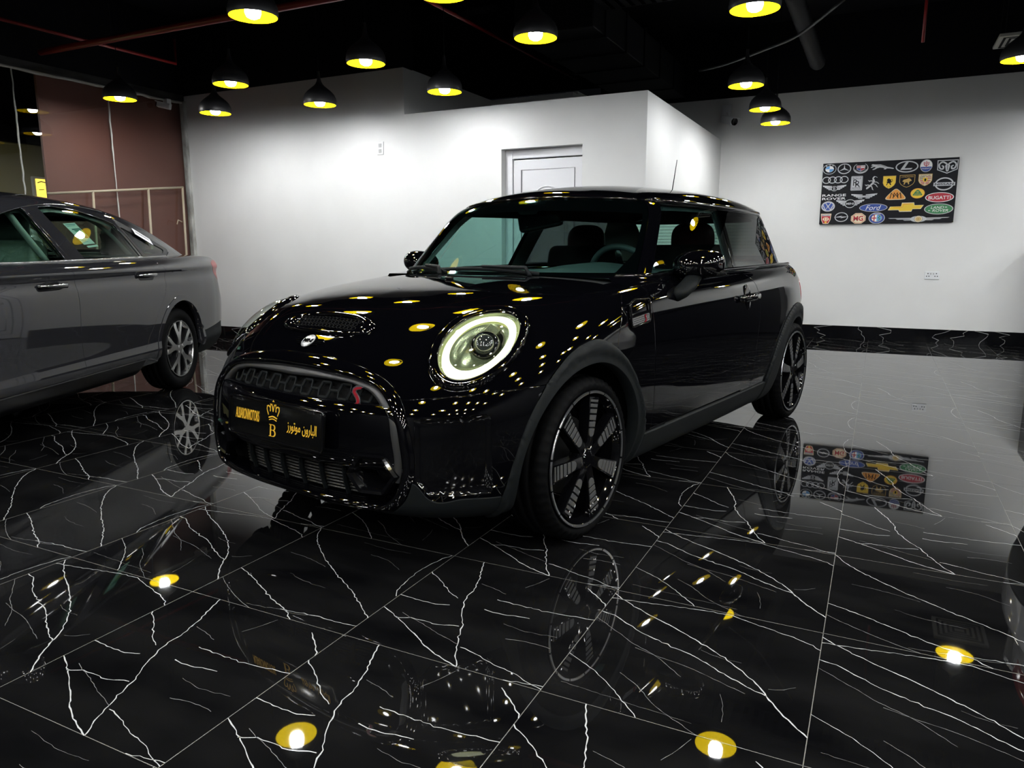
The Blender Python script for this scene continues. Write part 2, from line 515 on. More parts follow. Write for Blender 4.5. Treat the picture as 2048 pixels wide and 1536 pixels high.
def serifB(bm, M, c, h):
    x, y = c; z = .0045; k = h
    stroke(bm, M, [(x - .26 * k, y - .5 * k), (x - .26 * k, y + .5 * k)], .15 * k, z=z)
    for s in (.475, -.475): stroke(bm, M, [(x - .46 * k, y + s * k), (x + .05 * k, y + s * k)], .05 * k, z=z)
    stroke(bm, M, [(x - .2 * k, y + .03 * k), (x + .05 * k, y + .03 * k)], .05 * k, z=z)
    a = arc(x + .05 * k, y + .25 * k, .24 * k, .225 * k, 90, -90, 12); stroke(bm, M, a, [(.05 + .10 * math.sin(PI * i / 11)) * k for i in range(12)], z=z)
    a = arc(x + .05 * k, y - .225 * k, .31 * k, .25 * k, 90, -90, 12); stroke(bm, M, a, [(.05 + .11 * math.sin(PI * i / 11)) * k for i in range(12)], z=z)
# ================================================================== materials for the cars
PAINT = pm('gloss_black_paint', (.0010, .0010, .0015), .3, 0, 1., 0., coat_r=.02)
GLOSSK = pm('piano_black', (.0022, .0022, .0026), .06, 0, 0., .45)
SATK = pm('black_plastic', (.0050, .0062, .0066), .62, spec=.13); bump(SATK, 900, .12, .0006)
SATG = pm('satin_grey', (.05, .05, .05), .40, .55)
RUBBER = pm('tyre_rubber', (.0026, .0027, .0029), .65, spec=.05)
DARK = pm('dark_void', (.002, .002, .002), .8, spec=.12)
CHROME = pm('chrome', (.75, .75, .75), .12, 1.)
SILV = pm('brushed_silver', (.55, .55, .56), .3, 1.)
INSERT = pm('grey_insert', (.075, .075, .075), .45, .3)
REDS = pm('red_enamel', (.20, .003, .010), .25, 0, .5)
GOLD = pm('gold_print', (.80, .45, .03), .45, .0)
WHITEP = pm('white_print', (.75, .75, .75), .5)
CLOTH = pm('dark_cloth', (.016, .010, .011), .9, spec=.2); bump(CLOTH, 260, .3, .002)
REDCL = pm('oxblood_leather', (.05, .008, .010), .55, spec=.3); bump(REDCL, 160, .2, .002)
TRIM = pm('pale_trim', (.42, .44, .42), .8)
DASH = pm('dash_plastic', (.05, .06, .06), .6)
GLASS = glass('tinted_glass', (.46, .66, .62))
PRIV = glass('privacy_glass', (.085, .09, .09), 1.28)
CLEAR = glass('clear_lens', (.93, .96, .93), 1.45)
DRL = pm('light_ring', (.9, .9, .8), .3, emit=(1, 1, .58), es=1.7)
BOWL = pm('lamp_bowl', (.20, .23, .14), .25, .75)

def solve_x(f, y, z, x0=.15, x1=.95):
    y = np.asarray(y, float); z = np.asarray(z, float) + 0 * y
    a = np.full(y.shape, x0); b = np.full(y.shape, x1)
    for _ in range(26):
        m = (a + b) / 2; v = f(np.stack([m, y, z], -1).reshape(-1, 3)).reshape(y.shape)
        a = np.where(v < 0, m, a); b = np.where(v < 0, b, m)
    return (a + b) / 2
def solve_y(f, x, z, y0=.3, y1=1.05):
    x = np.asarray(x, float); z = np.asarray(z, float) + 0 * x
    a = np.full(x.shape, y0); b = np.full(x.shape, y1)
    for _ in range(26):
        m = (a + b) / 2; v = f(np.stack([x, m, z], -1).reshape(-1, 3)).reshape(x.shape)
        a = np.where(v < 0, m, a); b = np.where(v < 0, b, m)
    return (a + b) / 2

def front_pts(f, yz, off=0.):
    """lift 2-D (y, z) points on to the nose surface, off metres proud (+) or recessed (-)"""
    yz = np.asarray(yz, float); x = solve_x(f, yz[:, 0], yz[:, 1])
    return np.stack([x + off, yz[:, 0], yz[:, 1]], 1)

def strip_surface(name, f, outer, inner, o_out, o_mid, o_in, mat, parent, wrap=.02, closed=True):
    """raised band between two matched (y, z) outlines on the nose"""
    n = len(outer); rows = []
    ts = [(0, -wrap), (0, o_out), (.18, o_out * .35 + o_mid * .65), (.5, o_mid), (.82, o_in * .35 + o_mid * .65), (1, o_in), (1, -wrap)]
    outer = np.asarray(outer); inner = np.asarray(inner)
    for t, o in ts: rows.append(front_pts(f, outer * (1 - t) + inner * t, o))
    V = np.concatenate(rows); F = []
    m = n if closed else n - 1
    for r in range(len(ts) - 1):
        for i in range(m):
            j = (i + 1) % n; F.append((r * n + i, r * n + j, (r + 1) * n + j, (r + 1) * n + i))
    return mesh(name, V, F, mat, parent, True)

def tri_grid(nu, nv):
    F = []
    for i in range(nu - 1):
        for j in range(nv - 1):
            a = i * nv + j; F.append((a, a + nv, a + nv + 1, a + 1))
    return F

def resample(poly, n, closed=True):
    p = np.asarray(poly, float); q = np.concatenate([p, p[:1]]) if closed else p
    d = np.concatenate([[0], np.cumsum(np.linalg.norm(np.diff(q, axis=0), axis=1))])
    s = np.linspace(0, d[-1], n + 1)[:-1] if closed else np.linspace(0, d[-1], n)
    return np.stack([np.interp(s, d, q[:, k]) for k in range(q.shape[1])], 1)

PAINT.node_tree.nodes['Principled BSDF'].inputs['Coat IOR'].default_value = 1.6

# ------------------------------------------------------------------ wheels
def tyre_mesh(R, w, rim_r, grooves, tread_cut, n=150):
    hw = w / 2
    prof = [(rim_r, -hw * .62), (rim_r + .006, -hw * .86), (rim_r + (R - rim_r) * .45, -hw * 1.0), (R - .022, -hw * .95), (R - .007, -hw * .84)]
    ty = [-.80]
    gs = []
    for g in grooves:
        gs += [(R, g - .05), (R - .007, g - .045), (R - .007, g + .045), (R, g + .05)]
    prof += [(r, t * hw) for r, t in gs]
    prof += [(R - .007, hw * .84), (R - .022, hw * .95), (rim_r + (R - rim_r) * .45, hw * 1.0), (rim_r + .006, hw * .86), (rim_r, hw * .62)]
    V = []; m = len(prof)
    for k in range(n):
        a = 2 * PI * k / n
        for r, t in prof:
            rr = r
            if tread_cut and r > R - .0235 and (k % tread_cut == 0) and abs(t) > hw * .5: rr = r - .007
            V.append((rr * math.cos(a), t, rr * math.sin(a)))
    F = []
    for k in range(n):
        for j in range(m - 1):
            F.append((k * m + j, ((k + 1) % n) * m + j, ((k + 1) % n) * m + j + 1, k * m + j + 1))
    return np.array(V), F

def spoke_frame(a, y):
    """frame in the wheel plane: local x = outward along the spoke, local z = car +y (outboard)"""
    return Matrix(((math.cos(a), -math.sin(a), 0, 0), (0, 0, 1, y), (math.sin(a), math.cos(a), 0, 0), (0, 0, 0, 1)))

def mini_wheel(parent, x, side, rot, R=.305):
    """seven-spoke gloss black wheel with grey ladder inserts; built on +y, mirrored for the right side"""
    S = Matrix.Diagonal((1, side, 1, 1)); T0 = Matrix.Translation((x, 0, R))
    W = T0 @ S
    yf = .796                                                       # outer face of the spokes
    bm = B()
    M = W
    lathe(bm, [(.243, yf - .004), (.240, yf - .012), (.226, yf - .03), (.222, yf - .17), (.236, yf - .185)], 72, 'y', caps=False, M=M)
    lathe(bm, [(.254, yf - .012), (.2535, yf - .003), (.250, yf + .002), (.243, yf - .004)], 72, 'y', caps=False, M=M)
    for k in range(7):
        a = rot + k * 2 * PI / 7
        poly = [(.028, -.019), (.06, -.0215), (.075, -.021), (.14, -.026), (.229, -.0345), (.229, .0345), (.14, .026), (.075, .021), (.06, .0215), (.028, .019)]
        prism(bm, poly, yf - .045, yf - .004, W @ spoke_frame(a, 0), .004)
    lathe(bm, [(.0, yf - .05), (.062, yf - .05), (.064, yf - .012), (.052, yf - .006), (.0, yf - .006)], 40, 'y', caps=False, M=M)
    rim = obj('wheel', bm, GLOSSK, parent, True, sharp=.6)
    V, F = tyre_mesh(R, .195, .246, (-.42, 0, .42), 3)
    V = V + [0, .702, 0]; V[:, 1] *= side; V += [x, 0, R]
    mesh('tyre', V, F if side < 0 else [f[::-1] for f in F], RUBBER, rim, True)
    # thin silver rim ring in fourteen pieces
    bm = B()
    for k in range(14):
        a0 = rot + (k - .5) * 2 * PI / 14 + .025 + (.085 if k % 2 == 0 else -.085) * 0; a1 = a0 + 2 * PI / 14 - .03
        pts = []
        for i in range(9):
            a = a0 + (a1 - a0) * i / 8
            pts.append([W @ Vector((r * math.cos(a), y, r * math.sin(a))) for r, y in ((.2435, yf - .001), (.2435, yf + .0015), (.2515, yf + .0035), (.2530, yf - .001))])
        vs = [[bm.verts.new(p) for p in q] for q in pts]
        for q0, q1 in zip(vs, vs[1:]):
            for i in range(4): bm.faces.new((q0[i], q0[(i + 1) % 4], q1[(i + 1) % 4], q1[i]))
        bm.faces.new(vs[0]); bm.faces.new(vs[-1][::-1])
    obj('rim_ring', bm, SILV, rim, False)['label'] = 'thin silver rim ring'
    for k in range(7):
        a = rot + k * 2 * PI / 7; Mk = W @ spoke_frame(a, 0); bm = B()
        segs = [(.082, .112), (.119, .137), (.144, .162), (.169, .184), (.191, .203), (.210, .219)]
        for i, (r0, r1) in enumerate(segs):
            w0 = .0165 + (r0 - .08) * .075; w1 = .0165 + (r1 - .08) * .075
            if i == 0:
                pl = [(r0 + .016 - .016 * math.cos(t), w0 * math.sin(t)) for t in np.linspace(-PI / 2, PI / 2, 9)]
                pl = [(r0 + .016 - .016 * math.cos(t), -w0 * math.sin(t)) for t in np.linspace(PI / 2, -PI / 2, 9)]
                poly = [(r1, w1), *[(p[0], -p[1]) for p in pl][::1], (r1, -w1)]
                poly = [(r1, -w1), (r1, w1)] + [(r0 + .016 - .016 * math.cos(t), w0 * math.sin(t)) for t in np.linspace(PI / 2, -PI / 2, 9)]
            else:
                poly = [(r0, -w0), (r1, -w1), (r1, w1), (r0, w0)]
            prism(bm, poly, yf - .006, yf - .0005 - i * .0006, Mk, .001)
        obj('spoke_insert', bm, INSERT, rim, False)
    bm = B()
    lathe(bm, [(0, yf - .002), (.026, yf - .002), (.029, yf - .006), (.029, yf - .02)], 32, 'y', caps=False, M=M)
    obj('centre_cap', bm, GLOSSK, rim, True, sharp=.5)
    bm = B()
    for k in range(5):
        a = rot + PI / 7 + k * 2 * PI / 5
        lathe(bm, [(0, yf - .004), (.006, yf - .004), (.008, yf - .008), (.008, yf - .02)], 6, 'y', at=(.044 * math.cos(a), 0, .044 * math.sin(a)), caps=False, M=M)
    obj('wheel_bolt', bm, SATK, rim)
    bm = B()
    lathe(bm, [(.0, yf - .10), (.145, yf - .10), (.145, yf - .12), (0, yf - .12)], 48, 'y', caps=False, M=M)
    obj('brake_disc', bm, pm('cast_iron', (.03, .03, .03), .4, .8), rim, True, sharp=.5)
    return rim

# ------------------------------------------------------------------ black hatchback
def build_hatchback(loc, rotz):
    root = thing('hatchback_car', 'glossy black three-door hatchback with lit round headlights, parked in the middle of the showroom', 'car', loc, rotz)
    fL, fG = mini_lower, mini_green
    h = .0135
    V0, T0 = surfnet(fL, (-3.15, -.02, .12), (.84, .92, 1.06), h, 3)
    V0, T0 = clip(V0, T0, V0[:, 1].copy(), None)
    V0[np.abs(V0[:, 1]) < 1e-4, 1] = 0
    gap = .0022

    zb = spl([0, .45, .513, .596, .674, .769, .84], [.585, .59, .594, .601, .609, .619, .626])
    seam = spl([.45, .60, .752, .801, .862, .905, .95], [-.15, -.15, -.162, -.191, -.241, -.304, -.36])
    ring_o = smooth_poly([(0, .706), (.123, .704), (.305, .682), (.43, .643), (.505, .575), (.545, .459), (.548, .346), (.50, .250), (.38, .212), (0, .205)], 6, False)
    ring_o = np.concatenate([ring_o, (ring_o[1:-1] * [-1, 1])[::-1]])
    C_l, n_l = np.array([.385, .602, .757]), np.array([.486, .426, .763])
    n_l = n_l / np.linalg.norm(n_l)
    ex = np.array([.859, -.07, -.505]); ex -= n_l * (ex @ n_l); ex /= np.linalg.norm(ex); ey = np.cross(n_l, ex)
    def ell(P, a, b): d = P - C_l; return (np.sqrt(((d @ ex) / a)**2 + ((d @ ey) / b)**2) - 1) * b
    bez = (.2140, .1305); lens = (.1785, .1045)
    arch_f = (.02, .305); Ro, Ri = .428, .362
    def rf(P): return np.hypot(P[:, 0] - arch_f[0], P[:, 2] - arch_f[1])
    ro_poly = smooth_poly([(-1.93, .335), (-1.987, .451), (-2.093, .571), (-2.25, .672), (-2.45, .733), (-2.62, .715), (-2.80, .62), (-2.91, .47), (-2.935, .33), (-2.93, .10), (-2.0, .10), (-1.93, .15)], 6, True, (0, 8, 9, 10, 11))
    def rr(P): return np.hypot(P[:, 0] + 2.495, P[:, 2] - .305)
    fo_poly = smooth_poly([(-.415, .335), (-.358, .47), (-.26, .604), (-.15, .695), (-.017, .745), (.117, .722), (.228, .657), (.304, .583), (.367, .484), (.41, .356), (.43, .262), (.43, .10), (-.42, .10)], 6, True, (0, 10, 11, 12))
    door_poly = np.concatenate([smooth_poly([(-.56, .985), (-.47, .90), (-.440, .862), (-.446, .782), (-.450, .661), (-.458, .495), (-.475, .328)], 5, False),
                                smooth_poly([(-1.66, .332), (-1.668, .406), (-1.668, .53), (-1.705, .687), (-1.712, .78), (-1.680, .875), (-1.60, .94), (-1.53, .985)], 5, False)])
    S2 = lambda P: P[:, [0, 2]]
    sill_z = .318

    def sub(V, T, *fs):
        for fn in fs: V, T = clip(V, T, fn(V), fL)
        return V, T
    seamskip = lambda P: np.abs(P[:, 1]) < 1e-6
    out_fo = lambda P: np.where(P[:, 0] > -1, -sdpoly(S2(P), fo_poly) - gap, .1)
    out_ro = lambda P: np.where(P[:, 0] < -1, -sdpoly(S2(P), ro_poly) - gap, .1)
    out_ring = lambda P: np.where(P[:, 0] > .3, -sdpoly(P[:, [1, 2]], ring_o) - gap, .1)

    def both(name, V, T, mat, **k):
        panel(name, fL, V, T, mat, root, **k)
        V2, T2 = mirrored(V, T)
        kk = dict(k)
        return panel(name, fL, V2, T2, mat, root, **kk)
    def centre(name, V, T, mat, **k):
        V2, T2 = mirror_y(V, T)
        return panel(name, fL, V2, T2, mat, root, **k)

    # hood (clamshell, with the openings for the headlights)
    hb = lambda P: np.where(P[:, 0] > .05, P[:, 2] - zb(P[:, 1]) - gap, .1)
    V, T = sub(V0, T0, lambda P: P[:, 0] + .318 + .02 * np.clip((P[:, 1] - .4) / .3, 0, 1), lambda P: np.where(P[:, 1] > .55, P[:, 0] - seam(P[:, 2]) - gap, .1),
               hb, out_fo, out_ring, lambda P: ell(P, *bez) - gap)
    hood = centre('hood', V, T, PAINT)
    # front bumper and its lower lip
    V, T = sub(V0, T0, lambda P: P[:, 0] - .1, lambda P: -hb(P) - 2 * gap, out_fo, out_ring)
    arcs = lambda P: P[:, 1] - P[:, 0] + .6                       # runs round the corner of the nose
    lipz = spl([.2, .44, .489, .554, .723, .905, 1.1], [.262, .300, .333, .284, .276, .266, .266])
    curt = round_poly([(.503, .538), (.83, .547), (.847, .535), (.847, .285), (.562, .293), (.503, .340)], [.01, .012, .01, .008, .01, .01])
    incur = lambda P: np.where((P[:, 0] > .3) & (P[:, 1] > .45), sdpoly(np.stack([arcs(P), P[:, 2]], 1), curt), -.05)
    VL, TL = sub(V, T, lambda P: P[:, 2] - lipz(arcs(P)) - .001, lambda P: -incur(P) - .002)
    both('front_bumper', VL, TL, PAINT, skip=seamskip)
    VL, TL = sub(V, T, incur)
    both('air_curtain', VL, TL, GLOSSK, offn=-.010 * np.clip(incur(VL) / .012, 0, 1), rim=False)
    VL, TL = sub(V, T, lambda P: lipz(arcs(P)) - .001 - P[:, 2])
    centre('bumper_lip', VL, TL, SATK, off=.005)
    # front side panel between hood and door
    V, T = sub(V0, T0, lambda P: seam(P[:, 2]) - gap - P[:, 0], lambda P: P[:, 0] + .62, lambda P: P[:, 2] - sill_z, lambda P: -sdpoly(S2(P), door_poly) - gap, lambda P: P[:, 1] - .655, out_fo)
    both('front_fender', V, T, PAINT)
    # doors
    V, T = sub(V0, T0, lambda P: sdpoly(S2(P), door_poly) - gap, lambda P: P[:, 2] - sill_z - .004, lambda P: P[:, 1] - .66)
    doors = []
    for s in (1, -1):
        Vs, Ts = (V, T) if s > 0 else mirrored(V, T)
        doors.append(panel('door', fL, Vs, Ts, PAINT, root, depth=.02))
    # rear body (quarter panels, tailgate) behind the doors
    V, T = sub(V0, T0, lambda P: -1.53 - P[:, 0], lambda P: -sdpoly(S2(P), door_poly) - gap, lambda P: P[:, 2] - .262, out_ro, lambda P: np.maximum(P[:, 1] - .40, -2.6 - P[:, 0]))
    V, T = sub(V, T, lambda P: np.where((P[:, 0] > -1.95) & (P[:, 2] < .4), P[:, 2] - sill_z, .1))
    centre('rear_body', V, T, PAINT)
    # sills
    V, T = sub(V0, T0, lambda P: P[:, 0] + 1.955, lambda P: -.36 - P[:, 0], lambda P: sill_z - .002 - P[:, 2], out_fo, out_ro, lambda P: P[:, 1] - .60)
    both('side_sill', V, T, SATK, off=.010, depth=.02)
    # wheel arch cladding
    def arch(poly, rfun, R):
        V, T = sub(V0, T0, lambda P: sdpoly(S2(P), poly), lambda P: rfun(P) - R, lambda P: P[:, 1] - .5, lambda P: P[:, 2] - .19)
        w = sdpoly(S2(V), poly); r = rfun(V) - R
        o = .014 + .004 * np.clip(1 - w / .01, 0, 1) * 0 - .010 * np.clip(1 - w / .006, 0, 1) - .007 * np.clip((.034 - r) / .006, 0, 1)
        both('wheel_arch_cladding', V, T, SATK, offn=o, depth=.05)
    arch(fo_poly, rf, Ri)
    arch(ro_poly, rr, .345)
    # cowl under the windscreen
    V, T = sub(V0, T0, lambda P: -.322 - .02 * np.clip((P[:, 1] - .4) / .3, 0, 1) - P[:, 0], lambda P: P[:, 0] + .72, lambda P: P[:, 2] - .9, lambda P: .70 - P[:, 1], lambda P: -sdpoly(S2(P), door_poly) - .001)
    centre('cowl_panel', V, T, SATK, off=-.004)
    # underbody with wheel wells and an open cabin
    def under(P):
        x, y, z = P[:, 0], np.abs(P[:, 1]), P[:, 2]
        b = np.maximum(fL(P) + .022, z - .62)
        for cx in (.02, -2.495):
            w = np.maximum(np.hypot(x - cx, z - .305) - .39, .50 - y)
            b = np.maximum(b, -w)
        cab = np.maximum(np.maximum(np.abs(x + 1.6) - 1.05, y - .70), .34 - z)
        b = np.maximum(b, -cab)
        nose = np.maximum(.63 - x, np.maximum(y - .54, np.abs(z - .44) - .19))
        return np.maximum(b, -nose)
    Vu, Tu = surfnet(under, (-3.1, -.9, .12), (.8, .9, .68), .035, 0)
    mesh('underbody', Vu, Tu, DARK, root, False)

    # ---------------- glasshouse
    Vg, Tg = surfnet(fG, (-3.15, -.02, .86), (-.15, .80, 1.45), .0135, 3)
    Vg, Tg = clip(Vg, Tg, Vg[:, 1].copy(), None); Vg[np.abs(Vg[:, 1]) < 1e-4, 1] = 0
    def subg(V, T, *fs):
        for fn in fs: V, T = clip(V, T, fn(V), fG)
        return V, T
    def cen(name, V, T, mat, **k):
        V, T = mirror_y(V, T); return panel(name, fG, V, T, mat, root, **k)
    def two(name, V, T, mat, **k):
        r = []
        for s in (1, -1):
            Vs, Ts = (V, T) if s > 0 else mirrored(V, T)
            r.append(panel(name, fG, Vs, Ts, mat, root, **k))
        return r
    zg = lambda P: 1.285 + .021 * np.clip(1 - (P[:, 1] / .56)**2, 0, 1) * np.clip((P[:, 0] + 1.15) / .3, 0, 1)
    above = lambda P: P[:, 2] - .945
    s1 = lambda P: -.561 - .929 * (P[:, 2] - .934) - .00 * P[:, 1]        # windscreen / pillar seam
    s2 = lambda P: -.633 - .965 * (P[:, 2] - .937)
    V, T = subg(Vg, Tg, lambda P: P[:, 2] - zg(P))
    cen('roof', V, T, PAINT, depth=.02, off=.004)
    V, T = subg(Vg, Tg, lambda P: zg(P) - .002 - P[:, 2], above, lambda P: P[:, 0] - s1(P) - gap)
    cen('windscreen', V, T, GLASS, rim=False)
    # black ceramic band round the windscreen, on its inner side
    inner = lambda P: np.minimum(np.minimum(P[:, 0] - s1(P) - .045 * np.clip((1.12 - P[:, 2]) / .12, .55, 2.0), zg(P) - .062 - P[:, 2] + .05 * np.clip(1 - np.abs(P[:, 1]) / .16, 0, 1) * 0), P[:, 2] - .966)
    V2, T2 = subg(V, T, lambda P: -inner(P))
    V2, T2 = mirror_y(V2, T2); panel('windscreen_border', fG, V2, T2, GLOSSK, root, off=-.004, rim=False)
    V, T = subg(Vg, Tg, lambda P: zg(P) - P[:, 2], above, lambda P: s1(P) - P[:, 0], lambda P: P[:, 0] - s2(P))
    two('windscreen_pillar', V, T, PAINT, off=.002)
    V, T = subg(Vg, Tg, lambda P: 1.283 - P[:, 2], above, lambda P: s2(P) - .006 - P[:, 0], lambda P: P[:, 0] + 1.618 - .30 * (1.28 - P[:, 2]))
    two('door_window', V, T, GLASS, off=-.004, depth=.006)
    V, T = subg(Vg, Tg, lambda P: 1.283 - P[:, 2], above, lambda P: -1.626 + .30 * (1.28 - P[:, 2]) - P[:, 0], lambda P: P[:, 0] + 2.60 + .3 * (1.1 - P[:, 2]), lambda P: P[:, 1] - .3)
    two('quarter_window', V, T, PRIV, off=-.003, depth=.006)
    V, T = subg(Vg, Tg, lambda P: 1.285 - P[:, 2], above, lambda P: -2.604 - .3 * (1.1 - P[:, 2]) - P[:, 0], lambda P: np.maximum(P[:, 1] - .50, np.maximum(1.02 - P[:, 2], P[:, 2] - 1.262)))
    cen('rear_pillar', V, T, PAINT, skip=seamskip)
    V, T = subg(Vg, Tg, lambda P: -2.55 - P[:, 0], lambda P: .497 - P[:, 1], lambda P: np.minimum(P[:, 2] - 1.023, 1.26 - P[:, 2]))
    rw = cen('rear_window', V, T, glass('rear_glass', (.62, .78, .70)), rim=False)
    bm = B()
    for z in np.arange(1.05, 1.25, .022):
        ys = np.linspace(-.46, .46, 15); a = np.full(15, -3.1); b = np.full(15, -2.4)
        for _ in range(22):
            m = (a + b) / 2; vv = fG(np.stack([m, ys, np.full(15, z)], 1)); a = np.where(vv < 0, a, m); b = np.where(vv < 0, m, b)
        tube(bm, [(x + .004, y, z) for x, y in zip(a, ys)], .0012, 4, caps=False)
    obj('heater_line', bm, SATK, rw)
    # black inner pillars behind the glass edge
    V, T = subg(Vg, Tg, lambda P: 1.285 - P[:, 2], above, lambda P: P[:, 0] + 1.72 - .30 * (1.28 - P[:, 2]), lambda P: -1.585 + .30 * (1.28 - P[:, 2]) - P[:, 0])
    two('centre_pillar', V, T, DARK, off=-.02, rim=False)
    V, T = subg(Vg, Tg, lambda P: 1.27 - P[:, 2], above, lambda P: P[:, 0] + 1.74 - .30 * (1.28 - P[:, 2]), lambda P: -1.60 + .30 * (1.28 - P[:, 2]) - P[:, 0])
    two('pillar_trim', V, T, TRIM, off=-.036, rim=False)
    V, T = subg(Vg, Tg, lambda P: 1.27 - P[:, 2], above, lambda P: s1(P) + .0 - P[:, 0], lambda P: P[:, 0] - s2(P) + .01)
    two('pillar_trim', V, T, TRIM, off=-.036, rim=False)
    V, T = subg(Vg, Tg, lambda P: 1.27 - P[:, 2], above, lambda P: -2.42 - .2 * (1.1 - P[:, 2]) - P[:, 0], lambda P: P[:, 0] + 2.80, lambda P: P[:, 1] - .45)
    two('pillar_trim', V, T, TRIM, off=-.036, rim=False)
    V, T = subg(Vg, Tg, lambda P: P[:, 2] - 1.262, lambda P: -.80 - P[:, 0])
    V, T = mirror_y(V, T); panel('headliner', fG, V, T, pm('headliner_cloth', (.02, .022, .022), .9), root, off=-.032, rim=False)
    # gutter moulding along the roof edge
    for s in (1, -1):
        xs = np.linspace(-.895, -2.72, 60); zz = np.full(60, 1.284); ys = solve_y(fG, xs, zz, .2, .8)
        pts = [(x, s * (y + .004), z) for x, y, z in zip(xs, ys, zz)]
        bm = B(); tube(bm, pts, [.010 if 0 < i < 59 else .003 for i in range(60)], 10, flat=(.8, 1.25), up=(0, 0, 1))
        obj('roof_moulding', bm, GLOSSK, root, True)
    ys = np.linspace(-.505, .505, 41); pts = []
    for y in ys:
        z = float(zg(np.array([[-.8, y, 0]]))[0]) - .001; a, b = -1.3, -.3
        for _ in range(22):
            m = (a + b) / 2
            if fG(np.array([[m, y, z]]))[0] < 0: a = m
            else: b = m
        pts.append((a + .002, y, z))
    bm = B(); tube(bm, pts, .0055, 8); obj('roof_front_trim', bm, GLOSSK, root, True)
    # belt moulding
    for s in (1, -1):
        xs = np.linspace(-.50, -2.62, 70); zz = .951 + .022 * np.clip((-xs - .6) / 2.0, 0, 1); ys = np.maximum(solve_y(fL, xs, zz - .012, .3, .9) - .010, solve_y(fG, xs, zz + .004, .2, .8))
        bm = B(); tube(bm, [(x, s * (y + .001), z) for x, y, z in zip(xs, ys, zz)], [.011 if 0 < i < 69 else .004 for i in range(70)], 10, flat=(1.0, .9), up=(0, 0, 1))
        obj('belt_moulding', bm, GLOSSK, root, True)
    # shelf closing the gap between body side and glass
    for s in (1, -1):
        xs = np.linspace(-.40, -2.9, 60); yo = solve_y(fL, xs, np.full(60, .93), .3, .9) - .004; yi = np.minimum(solve_y(fG, xs, np.full(60, .952), .1, .8) - .002, yo - .002)
        Vv = np.concatenate([np.stack([xs, s * yo, np.full(60, .930)], 1), np.stack([xs, s * (yo - .012), np.full(60, .944)], 1), np.stack([xs, s * yi, np.full(60, .950)], 1)])
        F = [(r * 60 + i, r * 60 + i + 1, (r + 1) * 60 + i + 1, (r + 1) * 60 + i) for r in (0, 1) for i in range(59)]
        mesh('window_sill', Vv, F, PAINT, root, True)
    # tailgate spoiler
    bm = B()
    prof = [(-2.60, 1.352), (-2.75, 1.340), (-2.90, 1.318), (-2.945, 1.300), (-2.94, 1.288), (-2.85, 1.290), (-2.60, 1.30)]
    sec = []
    for y in np.linspace(-.43, .43, 17):
        k = 1 - .35 * abs(y / .43)**4; dz = -.085 * (y / .6)**2
        sec.append([bm.verts.new((-2.6 + (px + 2.6) * k, y, pz + dz)) for px, pz in prof])
    for a, b in zip(sec, sec[1:]):
        for i in range(len(prof)): bm.faces.new((a[i], a[(i + 1) % len(prof)], b[(i + 1) % len(prof)], b[i]))
    bm.faces.new(sec[0]); bm.faces.new(sec[-1][::-1])
    obj('roof_spoiler', bm, PAINT, root, True, sharp=.7)

    # ---------------- nose: ring, strip, honeycomb, crossbar, intake
    n = 160
    ro = resample(ring_o, n)
    pi_half = smooth_poly([(0, .662), (.111, .660), (.26, .650), (.372, .634), (.430, .605), (.485, .542), (.508, .459), (.515, .36), (.470, .268), (.36, .236), (0, .230)], 6, False)
    ring_i = np.concatenate([pi_half, (pi_half[1:-1] * [-1, 1])[::-1]])
    def match(o, i, n=n):
        """sample both outlines by polar angle about a common centre"""
        c = np.array([0, .45]); th = np.linspace(0, 2 * PI, n, endpoint=False) + .001
        def at(poly):
            q = resample(poly, 900) - c; a = np.unwrap(np.arctan2(q[:, 1], q[:, 0])); s = np.argsort(np.mod(a, 2 * PI)); aa = np.mod(a, 2 * PI)[s]; qq = q[s]
            return np.stack([np.interp(th, aa, qq[:, k], period=2 * PI) for k in (0, 1)], 1) + c
        return at(o), at(i)
    A, Bq = match(ring_o, ring_i)
    strip_surface('grille_ring', fL, A * 1.0, Bq, .004, .014, -.004, PAINT, root, .045)
    # satin grey strip along the top and sides of the opening
    Bi = Bq.copy(); cc = np.array([0, .45])
    Bi = cc + (Bq - cc) * (1 - .030 / np.linalg.norm(Bq - cc, axis=1))[:, None]
    th = np.mod(np.linspace(0, 2 * PI, n, endpoint=False) + .001, 2 * PI)
    up = (th < PI + .25) | (th > 2 * PI - .25)
    order = [i for i in range(n) if up[i]]
    order = sorted(order, key=lambda i: th[i] if th[i] < PI + 1 else th[i] - 2 * PI)
    w = np.array([.55 + .45 * (1 if .52 < (th[i] if th[i] < PI + 1 else th[i] - 2 * PI) < PI - .52 else 1.5) for i in order])[:, None]
    Bo, Bii = Bq[order], Bq[order] + (Bi[order] - Bq[order]) * w
    st = strip_surface('grille_strip', fL, Bo, Bii, -.012, -.006, -.022, SATG, root, .05, False)
    st['label'] = 'satin grey grille strip'
    # honeycomb
    bm = B(); top = .640; bot = .572
    inside = lambda y, z: sdpoly(np.array([[y, z]]), Bi)[0] > -.004
    def rib(a, b, r=.0042):
        p = front_pts(fL, [a, b], -.032)
        tube(bm, [p[0], p[1]], r, 6, flat=(.9, 1.5))
    px_, hz = .088, .0235
    for row in range(-1, 4):
        zc = .575 + row * hz
        for k in range(-6, 7):
            yc = (k + (.5 if row % 2 else 0)) * px_
            # flat-topped stretched hexagon: horizontal rib plus two slanted ribs
            a, b = (yc - .019, zc), (yc + .019, zc)
            segs = [(a, b), (b, (yc + px_ / 2 - .019, zc + hz)), (a, (yc - px_ / 2 + .019, zc + hz))]
            for p, q in segs:
                if inside(*p) and inside(*q) and p[1] > bot - .012 and q[1] < .652: rib(p, q)
    obj('honeycomb_grille', bm, SATK, root, False)
